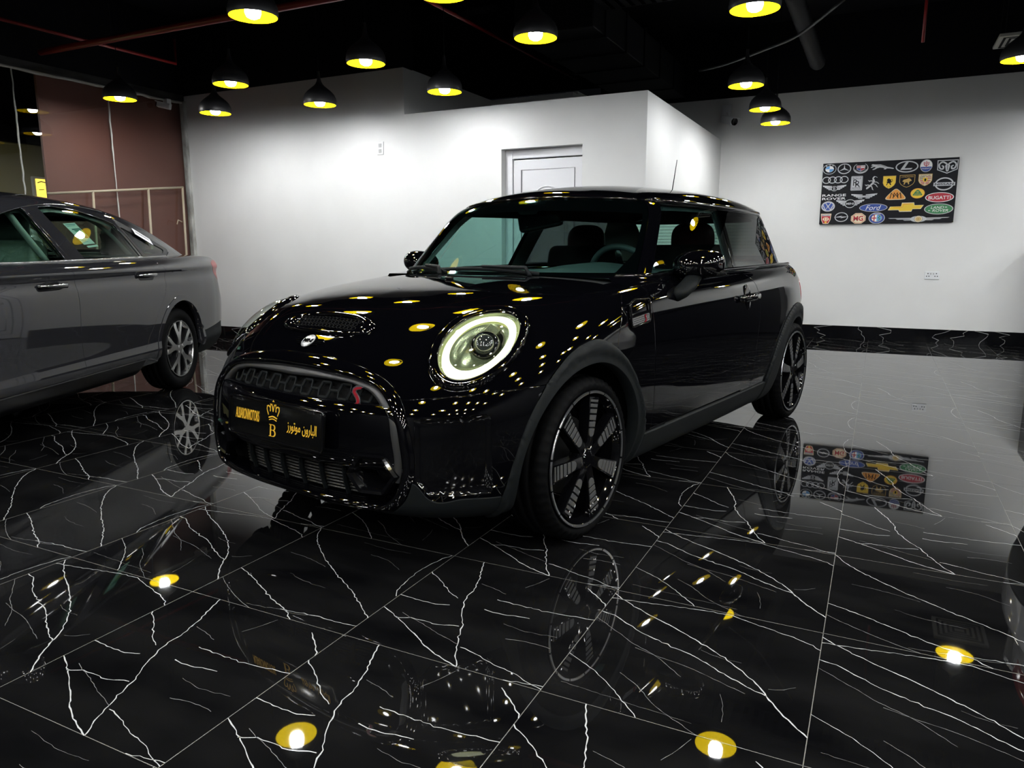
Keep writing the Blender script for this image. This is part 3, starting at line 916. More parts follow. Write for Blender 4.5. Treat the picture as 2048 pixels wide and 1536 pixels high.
    yy, zz = np.meshgrid(np.linspace(-.50, .50, 41), np.linspace(.565, .66, 6), indexing='ij')
    m = front_pts(fL, np.stack([yy.ravel(), zz.ravel()], 1), -.048)
    mesh('grille_backing', m, tri_grid(41, 6), DARK, root, True)
    # crossbar carrying the plate
    ysb = np.linspace(-.502, .502, 61); secs = [(.574, -.05), (.574, -.012), (.566, -.006), (.54, -.006), (.46, -.010), (.40, -.010), (.372, -.012), (.364, -.022), (.362, -.06)]
    P = np.concatenate([front_pts(fL, np.stack([ysb, np.full(61, z)], 1), o) for z, o in secs])
    mesh('bumper_crossbar', P, [(r * 61 + i, r * 61 + i + 1, (r + 1) * 61 + i + 1, (r + 1) * 61 + i) for r in range(len(secs) - 1) for i in range(60)], PAINT, root, True)
    # lower intake: slats, dividers, backing
    bm = B()
    for z in np.arange(.262, .36, .0115):
        tube(bm, front_pts(fL, np.stack([np.linspace(-.33, .33, 25), np.full(25, z)], 1), -.075), .0036, 6)
    obj('intake_slat', bm, pm('slat_grey', (.022, .021, .018), .5), root)
    for y in (-.26, -.155, -.05, .055, .16, .265):
        bm = B(); p = front_pts(fL, [(y, .365), (y, .31), (y, .24)], -.060); tube(bm, p, .007, 6, flat=(.8, 1.6))
        obj('intake_divider', bm, SATK, root)
    yy, zz = np.meshgrid(np.linspace(-.50, .50, 41), np.linspace(.20, .42, 6), indexing='ij')
    mesh('intake_backing', front_pts(fL, np.stack([yy.ravel(), zz.ravel()], 1), -.10), tri_grid(41, 6), DARK, root, True)
    ysb = np.linspace(-.46, .46, 61); secs = [(.252, -.10), (.252, -.02), (.248, -.004), (.236, .003), (.22, .002), (.205, -.004)]
    P = np.concatenate([front_pts(fL, np.stack([ysb * (1 if z < .24 else 1), np.full(61, z)], 1), o) for z, o in secs])
    mesh('intake_lip', P, [(r * 61 + i, r * 61 + i + 1, (r + 1) * 61 + i + 1, (r + 1) * 61 + i) for r in range(len(secs) - 1) for i in range(60)], PAINT, root, True)
    # hexagonal brake ducts in the corners
    for s in (1, -1):
        c = np.array([.418, .352]); outs = []
        for R, o in ((.092, -.03), (.088, -.002), (.082, .006), (.070, .002), (.058, -.03), (.048, -.08)):
            hexa = [c + np.array([R * 1.0 * math.cos(a), R * .86 * math.sin(a)]) for a in [PI / 6 * 2 * k + .0 for k in range(6)]]
            hx = resample(hexa, 48); outs.append(front_pts(fL, hx * [s, 1], o))
        P = np.concatenate(outs); F = [(r * 48 + i, r * 48 + (i + 1) % 48, (r + 1) * 48 + (i + 1) % 48, (r + 1) * 48 + i) for r in range(5) for i in range(48)] + [tuple(range(5 * 48, 6 * 48))]
        mesh('brake_duct', P, F, GLOSSK, root, False)
    # number plate with the dealer's lettering
    xp = float(front_pts(fL, [(0, .48)], 0)[0, 0]) + .006
    pl = B(); M = frame((xp, 0, .478), (0, 1, 0), (-.11, 0, 1))
    prism(pl, round_poly([(-.257, -.061), (.257, -.061), (.257, .061), (-.257, .061)], .012), -.010, .004, M, .002)
    plate = obj('license_plate', pl, pm('plate_black', (.003, .003, .003), .18, spec=.3), root, True, sharp=.5)
    bm = B(); fr = round_poly([(-.262, -.066), (.262, -.066), (.262, .066), (-.262, .066)], .014)
    tube(bm, [M @ Vector((x, y, .004)) for x, y in fr], .0042, 8, closed=True)
    obj('plate_frame', bm, GLOSSK, plate, True)
    def decal(name, V, F, mat, parent, Mx, z=.0052):
        W = [Mx @ Vector((v[0], v[1], v[2] + z)) for v in V]
        return mesh(name, [w[:] for w in W], F, mat, parent, False)
    V, F = text_mesh('ALBARONMOTORS', .040, extrude=.0004, bold=.0004); V[:, 0] *= .140 / (V[:, 0].max() - V[:, 0].min()); V[:, 1] *= 1.32
    decal('plate_lettering', V + [-.150, .006, 0], F, GOLD, plate, M)
    bm = B()
    arab(bm, M, (.155, -.004), .155)
    obj('plate_lettering', bm, GOLD, plate)
    bm = B(); crown(bm, M, (-.002, .032), .066)
    obj('crown_emblem', bm, GOLD, plate)
    bm = B(); serifB(bm, M, (-.002, -.030), .042)
    obj('letter_emblem', bm, GOLD, plate)
    for y in (-.20, .20):
        bm = B(); box(bm, (-.018, -.004, .0), (.018, .012, .007), .002, M @ Matrix.Translation((y, .058, 0))); obj('plate_clip', bm, CHROME, plate)

    # ---------------- headlights
    Lc = V0; Lt = T0
    def on_ell(a, k, s=1, off=0., n=72):
        """points round the lamp ellipse scaled by k, on the body surface, off metres along the lamp axis"""
        P = np.array([C_l + ex * a[0] * k * math.cos(t) + ey * a[1] * k * math.sin(t) for t in np.linspace(0, 2 * PI, n, endpoint=False)])
        P = ray_to(fL, P, n_l) + n_l * off
        return P * [1, s, 1]
    def ray_to(f, P, d):
        a = np.full(len(P), -.20); b = np.full(len(P), .20)
        for _ in range(24):
            m = (a + b) / 2; v = f(P + d * m[:, None]); a = np.where(v < 0, m, a); b = np.where(v < 0, b, m)
        return P + d * a[:, None]
    def rings(name, spec, s, mat, parent, cap=False, smooth=True):
        rows = [on_ell(a, k, s, o) for a, k, o in spec]; n = 72
        V = np.concatenate(rows); F = []
        for r in range(len(rows) - 1):
            for i in range(n):
                q = (r * n + i, r * n + (i + 1) % n, (r + 1) * n + (i + 1) % n, (r + 1) * n + i)
                F.append(q if s > 0 else q[::-1])
        if cap: F.append(tuple(range((len(rows) - 1) * n, len(rows) * n)))
        return mesh(name, V, F, mat, parent, smooth)
    for s in (1, -1):
        hl = rings('headlight', [(bez, .992, -.02), (bez, .995, .002), (bez, .985, .009), (bez, .95, .013), (bez, .90, .012), (lens, 1.035, .006), (lens, 1.0, .004), (lens, .99, -.02)], s, PAINT, root)
        rings('headlight_lens', [(lens, 1.0, .004), (lens, .95, .0105), (lens, .85, .0155), (lens, .7, .020), (lens, .5, .024), (lens, .25, .026), (lens, .02, .0265)], s, CLEAR, hl)
        rings('light_ring', [(lens, .915, -.026), (lens, .91, -.016), (lens, .83, -.008), (lens, .745, -.012), (lens, .73, -.022)], s, DRL, hl)
        rings('lamp_bowl', [(lens, .99, -.008), (lens, .95, -.022), (lens, .88, -.030), (lens, .70, -.030), (lens, .60, -.048), (lens, .40, -.062), (lens, .02, -.066)], s, BOWL, hl)
        # projector in a dark housing
        pc = C_l + ex * (-.018) + ey * .004 - n_l * .018
        M2 = frame((0, 0, 0), (1, 0, 0), (0, 1, 0)); d = Vector(n_l) * .55 + Vector((1, .12, .02)) * .45
        d.normalize(); M2 = d.to_track_quat('Z', 'Y').to_matrix().to_4x4(); M2.translation = Vector(pc)
        Ms = Matrix.Diagonal((1, s, 1, 1)) @ M2
        bm = B(); lathe(bm, [(.054, -.05), (.052, -.01), (.044, 0), (.038, -.004)], 36, M=Ms, caps=False)
        lathe(bm, [(.085, -.052), (.055, -.03)], 36, M=Ms, caps=False)
        obj('lamp_housing', bm, GLOSSK, hl, True)
        bm = B(); lathe(bm, [(.037, -.004), (.034, .006), (.026, .014), (.014, .019), (0, .0205)], 36, M=Ms, caps=False)
        obj('projector_lens', bm, pm('projector_glass', (.02, .022, .022), .03, 0, 1.), hl, True)
        bm = B()
        e0 = C_l + ex * -.085 + ey * -.01 - n_l * .020
        for k in range(8): box(bm, (-.003, -.022, -.004), (.003, .022, .006), .001, Matrix.Diagonal((1, s, 1, 1)) @ frame(e0 + ey * 0 + ex * (.010 * (k - 3.5) * .5), ex, ey))
        obj('reflector_ribs', bm, BOWL, hl)

    # ---------------- hood scoop and badge
    def on_top(xy, off=0):
        xy = np.asarray(xy, float); a = np.full(len(xy), .4); b = np.full(len(xy), 1.2)
        for _ in range(26):
            m = (a + b) / 2; v = fL(np.stack([xy[:, 0], xy[:, 1], m], 1)); a = np.where(v < 0, m, a); b = np.where(v < 0, b, m)
        P = np.stack([xy[:, 0], xy[:, 1], a], 1); return P + nrm(fL, P) * off
    def oval(k, dx=0, n=64, w=.245, l=.052, x0=.520):
        return [(x0 + dx + l * k * math.sin(t) * (1 if math.sin(t) > 0 else 1.0), w * (k if k > .3 else k) * np.sign(math.cos(t)) * abs(math.cos(t))**.75) for t in np.linspace(0, 2 * PI, n, endpoint=False)]
    rows = [on_top(oval(1.0), .001), on_top(oval(.97), .009), on_top(oval(.90), .014), on_top(oval(.80), .012), on_top(oval(.74, .001), .003), on_top(oval(.70, .001), -.012)]
    n = 64; V = np.concatenate(rows); F = [(r * n + i, (r + 1) * n + i, (r + 1) * n + (i + 1) % n, r * n + (i + 1) % n) for r in range(len(rows) - 1) for i in range(n)]
    F.append(tuple(range(5 * n, 6 * n)))
    scoop = mesh('hood_scoop', V, F, PAINT, root, True)
    bm = B()
    for r in range(3):
        for k in range(-8, 9):
            y = (k + (.5 if r % 2 else 0)) * .0195; x = .500 + r * .017
            if abs(y) < .165:
                p = on_top([(x + .008 * math.sin(a), y + .0095 * math.cos(a)) for a in [PI / 3 * i for i in range(6)]], .0035); tube(bm, p, .0016, 5, closed=True)
    obj('scoop_mesh', bm, DARK, scoop)
    pb = on_top([(.606, 0)], .004)[0]; nb = nrm(fL, pb[None])[0]
    Mb = frame(pb, (0, 1, 0), np.cross(nb, (0, 1, 0)))
    bm = B(); prism(bm, [(.030 * math.cos(a), .030 * math.sin(a)) for a in np.linspace(0, 2 * PI, 36, endpoint=False)], -.003, .003, Mb, .0012)
    badge = obj('badge', bm, pm('badge_silver', (.28, .28, .28), .35, .8), root, True, sharp=.5)
    V, F = text_mesh('MINI', .0225, extrude=.0004, bold=.0007); V[:, 0] *= 1.05
    decal('badge_lettering', V, F, GLOSSK, badge, Mb, .0035)
    bm = B()
    for s in (1, -1):
        for i, (y0, ln) in enumerate(((.012, .040), (.003, .046), (-.006, .036), (-.014, .024))):
            prism(bm, round_poly([(s * .031, y0 - .002), (s * (.031 + ln), y0 + .001), (s * (.031 + ln), y0 + .0035), (s * .031, y0 + .002)][::s], .0008, 2), -.004, .001, Mb)
    lathe(bm, [(.0305, -.004), (.0335, -.004), (.0335, .0015), (.0305, .0015)], 36, M=Mb, caps=False)
    obj('badge_wing', bm, GLOSSK, badge)
    # red S on the grille
    xs = front_pts(fL, [(.335, .592)], -.012)[0]; Ms = frame(xs, (-.35, 1, 0), (-.2, 0, 1))
    bm = B(); s_letter(bm, Ms, .064, .0150, .005); sb = obj('letter_badge', bm, CHROME, root, True, sharp=.6)
    bm = B(); s_letter(bm, Ms @ Matrix.Translation((0, 0, .004)), .060, .0085, .003); obj('badge_fill', bm, REDS, sb)

    # ---------------- side details
    for s in (1, -1):
        K = Matrix.Diagonal((1, s, 1, 1))
        sk = 0
        yS = float(solve_y(fL, np.array([-.33]), np.array([.82]))[0])
        Mx = frame((-.335, s * (yS + .002), .822), (s * -1, 0, 0), (0, -.12, 1))
        # outline of the indicator frame on the front side panel
        pol = round_poly([(-.085, -.055), (.072, -.040), (.078, .048), (-.045, .050), (-.085, .035)], [.018, .014, .014, .02, .02])
        pol = pol * [s, 1] if s < 0 else pol
        bm = B(); tube(bm, [Mx @ Vector((x, y, .004)) for x, y in pol], .0045, 8, closed=True)
        sc_ = obj('side_scuttle', bm, GLOSSK, root, True)
        bm = B(); q = round_poly([(-.080, -.050), (.068, -.036), (.070, -.008), (-.080, -.022)], .006) * [s, 1]
        prism(bm, q if s > 0 else q[::-1], -.004, .003, Mx); obj('scuttle_mesh', bm, pm('mesh_grey', (.16, .16, .16), .45, .4), sc_)
        bm = B()
        for r in range(4):
            for k in range(14):
                x = -.074 + k * .0105 + (.005 if r % 2 else 0); y = -.043 + r * .0075 + x * .09
                if x < .062: prism(bm, [(s * x + .0034 * math.cos(a), y + .0026 * math.sin(a)) for a in [PI / 3 * i for i in range(6)]], .0028, .0034, Mx)
        obj('scuttle_cell', bm, DARK, sc_)
        q = round_poly([(-.083, -.018), (.072, -.004), (.074, .004), (-.083, -.006)], .004) * [s, 1]
        bm = B(); prism(bm, q if s > 0 else q[::-1], -.003, .010, Mx, .002); obj('scuttle_bar', bm, GLOSSK, sc_)
        bm = B(); s_letter(bm, Mx @ Matrix.Translation((s * .030, -.026, .004)), .026, .0042, .003); obj('scuttle_letter', bm, REDS, sc_)
        # mirror
        bm = B()
        mc = Vector((-.832, s * .832, .992))
        rows = []
        nu, nv = 25, 28
        for i in range(nu):
            t = -PI / 2 + PI * i / (nu - 1); row = []
            for j in range(nv):
                a = 2 * PI * j / nv
                cy, sy = math.cos(t), math.sin(t)
                rr = abs(cy)**.62
                xx = .078 * rr * math.cos(a) if math.cos(a) > 0 else .030 * rr * math.cos(a)
                zz = .065 * rr * math.sin(a) * (1 if math.sin(a) > 0 else .98)
                yv = .114 * np.sign(sy) * abs(sy)**.9
                row.append(bm.verts.new(mc + Vector((xx - .02 * (yv / .12)**2, s * yv, zz + .008 * yv / .12))))
            rows.append(row)
        for a, b in zip(rows, rows[1:]):
            for j in range(nv): bm.faces.new((a[j], a[(j + 1) % nv], b[(j + 1) % nv], b[j]))
        bmesh.ops.remove_doubles(bm, verts=bm.verts[:], dist=1e-5)
        mir = obj('side_mirror', bm, PAINT, root, True)
        bm = B(); lathe(bm, [(.0, 0), (1.0, .0), (1.0, .01), (0, .01)], 36, M=Matrix.Translation(mc + Vector((-.034, 0, 0))) @ Matrix.Rotation(-PI / 2, 4, 'Y') @ Matrix.Diagonal((.052, .098, 1, 1)), caps=False)
        obj('mirror_glass', bm, pm('mirror_silver', (.8, .8, .8), .02, 1.), mir)
        bm = B()
        tube(bm, [(-.695, s * .785, .862), (-.718, s * .812, .882), (-.758, s * .826, .910), (-.800, s * .832, .945)], [.046, .047, .043, .036], 16, flat=(1, .62), up=(0, 0, 1))
        st_ = obj('mirror_stalk', bm, SATK, mir, True)
        bm = B(); tube(bm, [(-.790, s * .820, .893), (-.735, s * .857, .900), (-.700, s * .835, .905)], .0015, 6)
        obj('stalk_seam', bm, DARK, mir)
        # door handle
        xh, zh = -1.52, .818; yh = float(solve_y(fL, np.array([xh]), np.array([zh]))[0])
        bm = B()
        cup = [(math.cos(t) * .062, math.sin(t) * .066) for t in np.linspace(0, 2 * PI, 32, endpoint=False)]
        Mh = frame((xh, s * (yh + .0005), zh), (-s, 0, 0), (0, -.1, 1))
        prism(bm, [(x * .72, y) for x, y in cup], -.012, .002, Mh, .003)
        ha = obj('door_handle', bm, GLOSSK, root, True, sharp=.5)
        bm = B(); tube(bm, [(xh + .125, s * (yh + .004), zh - .002), (xh + .085, s * (yh + .026), zh), (xh, s * (yh + .036), zh + .002), (xh - .085, s * (yh + .026), zh + .004), (xh - .125, s * (yh + .004), zh + .005)], [.012, .021, .019, .021, .012], 14, flat=(1, .75), up=(0, 1, 0))
        obj('handle_grip', bm, PAINT, ha, True)
        # tail lamp (seen edge-on)
        Vt, Tt = sub(V0, T0, lambda P: -2.70 - P[:, 0], lambda P: .012 - np.abs(np.hypot((P[:, 1] - .62) / 1.0, (P[:, 2] - .78) / 1.25) - .115) + 10 * (P[:, 0] > -2.7))
        if len(Tt):
            if s < 0: Vt, Tt = mirrored(Vt, Tt)
            panel('tail_lamp', fL, Vt, Tt, pm('tail_red', (.25, .01, .01), .1), root, off=.006)
    # wipers
    for yb, ya, side in ((.30, -.30, 0), (-.22, -.62, 1)):
        bm = B()
        def g(y, z, o=.012):
            a, b = -1.2, -.2
            for _ in range(22):
                m = (a + b) / 2
                if fG(np.array([[m, y, z]]))[0] < 0: a = m
                else: b = m
            return Vector((a + o, y, z + o * .6))
        pts = [g(yb + (ya - yb) * t, .950 + .014 * math.sin(t * PI) + .008 * t) for t in np.linspace(0, 1, 14)]
        tube(bm, pts, .0055, 8, flat=(.8, 1.6)); wp = obj('wiper', bm, SATK, root, True)
        bm = B(); tube(bm, [Vector((-.345, yb - .02, .950)), g(yb - .06, .965, .03), g((yb + ya) / 2, .975, .022)], [.011, .009, .006], 8); obj('wiper_arm', bm, SATK, wp, True)
    # washer jet on the hood
    bm = B(); p = on_top([(-.12, .02)], .004)[0]; box(bm, (-.012, -.016, -.004), (.012, .016, .008), .004, Matrix.Translation(p)); obj('washer_jet', bm, GLOSSK, root, True)
    # roof antenna
    bm = B(); pa = np.array([-2.32, .0, float(G_roof(-2.32))]); base = Vector(pa) + Vector((0, 0, -.002))
    lathe(bm, [(.026, 0), (.022, .012), (.010, .022), (.005, .035)], 16, M=Matrix.Translation(base)); ant = obj('antenna', bm, SATK, root, True)
    bm = B(); tube(bm, [base + Vector((0, 0, .03)), base + Vector((-.065, 0, .255))], [.0035, .0022], 8); obj('antenna_mast', bm, SATK, ant, True)

    # ---------------- cabin
    bm = B()
    sec = [(-.40, .90), (-.44, .945), (-.56, .962), (-.72, .968), (-.84, .955), (-.885, .91), (-.90, .80), (-.86, .62), (-.60, .45)]
    cols = []
    for y in np.linspace(-.66, .66, 33):
        hump = .035 * math.exp(-((y - .36) / .17)**2); cols.append([bm.verts.new((x - .25 * (y / .66)**2 * (1 if i < 4 else .1), y * (1 if i > 0 else .9), z + hump * (1 if 2 <= i <= 4 else 0))) for i, (x, z) in enumerate(sec)])
    for a, b in zip(cols, cols[1:]):
        for i in range(len(sec) - 1): bm.faces.new((a[i], b[i], b[i + 1], a[i + 1]))
    obj('dashboard', bm, DASH, root, True)
    Mw = Matrix.Translation((-1.02, .365, .91)) @ Matrix.Rotation(math.radians(-68), 4, 'Y')
    bm = B(); tube(bm, [Mw @ Vector((.178 * math.cos(t), .178 * math.sin(t), 0)) for t in np.linspace(0, 2 * PI, 48, endpoint=False)], .015, 10, closed=True)
    sw = obj('steering_wheel', bm, DASH, root, True)
    bm = B(); lathe(bm, [(0, .02), (.05, .02), (.065, .0), (.06, -.03)], 24, M=Mw, caps=False)
    for a in (0.0, PI * .62, -PI * .62, ): tube(bm, [Mw @ Vector((.05 * math.cos(a), .05 * math.sin(a), 0)), Mw @ Vector((.172 * math.cos(a), .172 * math.sin(a), 0))], .015, 8, flat=(1.2, .5))
    obj('wheel_hub', bm, GLOSSK, sw, True)
    def cushion(bm, lo, hi, bev=.04, M=None):
        box(bm, lo, hi, bev, M, 4)
    for s in (1, -1):
        bm = B(); cushion(bm, (-1.78, s * .355 - .25, .42), (-1.20, s * .355 + .25, .58), .05); seat = obj('front_seat', bm, CLOTH, root, True)
        bm = B(); cushion(bm, (-.07, -.25, .0), (.07, .25, .60), .055, Matrix.Translation((-1.70, s * .355, .50)) @ Matrix.Rotation(math.radians(-13), 4, 'Y')); obj('backrest', bm, CLOTH, seat, True)
        bm = B(); bmesh.ops.create_uvsphere(bm, u_segments=28, v_segments=18, radius=1, matrix=Matrix.Translation((-1.855, s * .36, 1.112)) @ Matrix.Rotation(math.radians(-8), 4, 'Y'))
        c0 = Vector((-1.855, s * .36, 1.112))
        for v in bm.verts:
            d = v.co - c0; p = 2.9
            k = 1 / (abs(d.x)**p + abs(d.y)**p + abs(d.z)**p)**(1 / p); d = d * k
            v.co = c0 + Vector((d.x * .055, d.y * .128, d.z * .105))
        obj('headrest', bm, REDCL, seat, True)
        for d in (-.05, .05):
            bm = B(); tube(bm, [(-1.845, s * .36 + d, 1.03), (-1.83, s * .36 + d, .96)], .007, 8); obj('headrest_post', bm, SILV, seat, True)
    bm = B(); cushion(bm, (-2.55, -.56, .42), (-2.10, .56, .58), .05); rs = obj('rear_seat', bm, CLOTH, root, True)
    bm = B(); cushion(bm, (-.06, -.56, 0), (.06, .56, .48), .05, Matrix.Translation((-2.50, 0, .50)) @ Matrix.Rotation(math.radians(-14), 4, 'Y')); obj('backrest', bm, CLOTH, rs, True)
    # door cards and inner sills below the windows
    for s in (1, -1):
        bm = B(); box(bm, (-2.55, s * .655 - .03, .40), (-.62, s * .655 + .03, .935), .02); obj('door_card', bm, DASH, root, True)
    # rear-view mirror with sensor box
    bm = B(); box(bm, (-.026, -.120, -.050), (.026, .120, .045), .022, Matrix.Translation((-.790, .025, 1.208)) @ Matrix.Rotation(.12, 4, 'Z') @ Matrix.Rotation(.16, 4, 'X'), 4); rm = obj('rear_view_mirror', bm, GLOSSK, root, True)
    bm = B(); box(bm, (-.06, -.055, -.018), (.06, .055, .02), .015, Matrix.Translation((-.752, 0, 1.275)) @ Matrix.Rotation(math.radians(40), 4, 'Y'), 3); obj('sensor_box', bm, DASH, rm, True)

    # ---------------- wheels
    mini_wheel(root, 0., 1, math.radians(101)); mini_wheel(root, -2.495, 1, math.radians(116))
    mini_wheel(root, 0., -1, math.radians(80)); mini_wheel(root, -2.495, -1, math.radians(95))
    return root
# ================================================================== grey saloon (x forward from the REAR axle)
D_ws = spl([-1.25, -1.12, -.95, -.7, -.4, 0, .5, 1.0, 1.6, 2.2, 2.7, 3.1, 3.4, 3.6], [.55, .66, .735, .79, .822, .838, .842, .842, .842, .842, .838, .80, .70, .52])
D_ds = spl([.16, .22, .28, .33, .42, .55, .70, .82, .885, .905, .925, .95, .985, 1.03, 1.08], [-.15, -.085, -.04, -.012, -.012, -.004, 0, -.006, -.016, -.012, -.004, -.012, -.034, -.075, -.16])
D_top = spl([-1.3, -1.1, -.9, -.5, 0, 1.0, 2.0, 2.35, 2.7, 3.1, 3.35, 3.5, 3.62], [.97, 1.012, 1.035, 1.05, 1.04, 1.03, 1.02, 1.005, .96, .885, .81, .74, .64])
D_rear = spl([.18, .26, .32, .43, .55, .62, .72, .82, .95, 1.02, 1.1], [-.93, -1.05, -1.11, -1.16, -1.175, -1.175, -1.12, -1.09, -1.105, -1.09, -1.01])
D_front = spl([.14, .22, .3, .5, .65, .75, .9], [3.42, 3.53, 3.57, 3.58, 3.56, 3.48, 3.25])
def sedan_lower(P):
    x, y, z = P[:, 0], np.abs(P[:, 1]), P[:, 2]
    side = y - D_ws(x) - D_ds(z)
    top = z + .03 * (y / .7)**2 - D_top(x)
    re = D_rear(z) + .16 * (y / .75)**2.6 - x
    fr = (x + .22 * (y / .75)**2.5 - D_front(z)) * .95
    b = smax(top, side, .05)
    b = smax(b, re, .10); b = smax(b, fr, .14)
    return smax(b, .20 - z, .05)
E_ws = spl([-1.2, -.9, -.5, -.1, .4, 1.0, 1.6, 2.1, 2.5, 2.8], [.50, .57, .64, .695, .735, .752, .748, .72, .66, .58])
E_roof = spl([-1.1, -.8, -.6, -.3, 0, .3, .6, .9, 1.2, 1.55, 1.85, 2.1, 2.4, 2.7], [.94, 1.03, 1.105, 1.215, 1.313, 1.378, 1.415, 1.431, 1.430, 1.395, 1.32, 1.21, 1.055, .90])
def sedan_green(P):
    x, y, z = P[:, 0], np.abs(P[:, 1]), P[:, 2]
    side = (y - E_ws(x) + .47 * (z - 1.0) + .12 * np.clip(z - 1.0, 0, 1)**2) * .9
    roof = (z + .075 * (y / .6)**2 - E_roof(x)) * np.where((x > 1.7) | (x < .0), .87, 1.)
    return smax(side, roof, .07)

def sedan_wheel(parent, x, side, rot, R=.315):
    W = Matrix.Translation((x, 0, R)) @ Matrix.Diagonal((1, side, 1, 1)); yf = .795
    mach = pm('machined_alloy', (.62, .62, .60), .24, 1.); inner = pm('alloy_black', (.01, .01, .011), .2, 0, .4)
    bm = B()
    lathe(bm, [(.214, yf - .004), (.208, yf - .014), (.196, yf - .03), (.192, yf - .16), (.205, yf - .175)], 64, 'y', caps=False, M=W)
    for k in range(5):
        Mk = W @ spoke_frame(rot + k * 2 * PI / 5, 0)
        prism(bm, [(.03, -.024), (.09, -.022), (.20, -.066), (.212, -.060), (.13, -.010), (.13, .010), (.212, .066), (.20, .070), (.09, .022), (.03, .024)], yf - .05, yf - .012, Mk)
    wh = obj('wheel', bm, inner, parent, True, sharp=.6)
    bm = B()
    lathe(bm, [(.218, yf - .006), (.217, yf), (.209, yf - .001), (.207, yf - .006)], 72, 'y', caps=False, M=W)
    for k in range(5):
        Mk = W @ spoke_frame(rot + k * 2 * PI / 5, 0)
        prism(bm, [tuple(p) for p in np.concatenate([smooth_poly([(.022, -.020), (.08, -.022), (.125, -.041), (.170, -.062), (.209, -.070)], 4, False), smooth_poly([(.211, -.036), (.165, -.024), (.135, -.006), (.128, .004), (.16, .022), (.211, .044)], 4, False), smooth_poly([(.209, .074), (.15, .050), (.085, .022), (.022, .020)], 4, False)])], yf - .014, yf - .001, Mk, .001)
        prism(bm, [(.116, -.0015), (.205, -.003), (.205, .005), (.116, .003)], yf - .035, yf - .022, Mk)
    lathe(bm, [(0, yf - .0), (.030, yf), (.036, yf - .006), (.036, yf - .02)], 32, 'y', caps=False, M=W)
    obj('spoke_face', bm, mach, wh, True, sharp=.5)['label'] = 'bright machined spokes of the wheel'
    V, F = tyre_mesh(R, .20, .215, (-.45, -.02, .42), 2, 160); V = V + [0, .702, 0]; V[:, 1] *= side; V += [x, 0, R]
    mesh('tyre', V, F if side < 0 else [f[::-1] for f in F], RUBBER, wh, True)
    bm = B(); lathe(bm, [(0, yf - .1), (.13, yf - .1), (.13, yf - .12), (0, yf - .12)], 40, 'y', caps=False, M=W)
    obj('brake_disc', bm, pm('cast_iron', (.03, .03, .03), .4, .8), wh, True, sharp=.5)

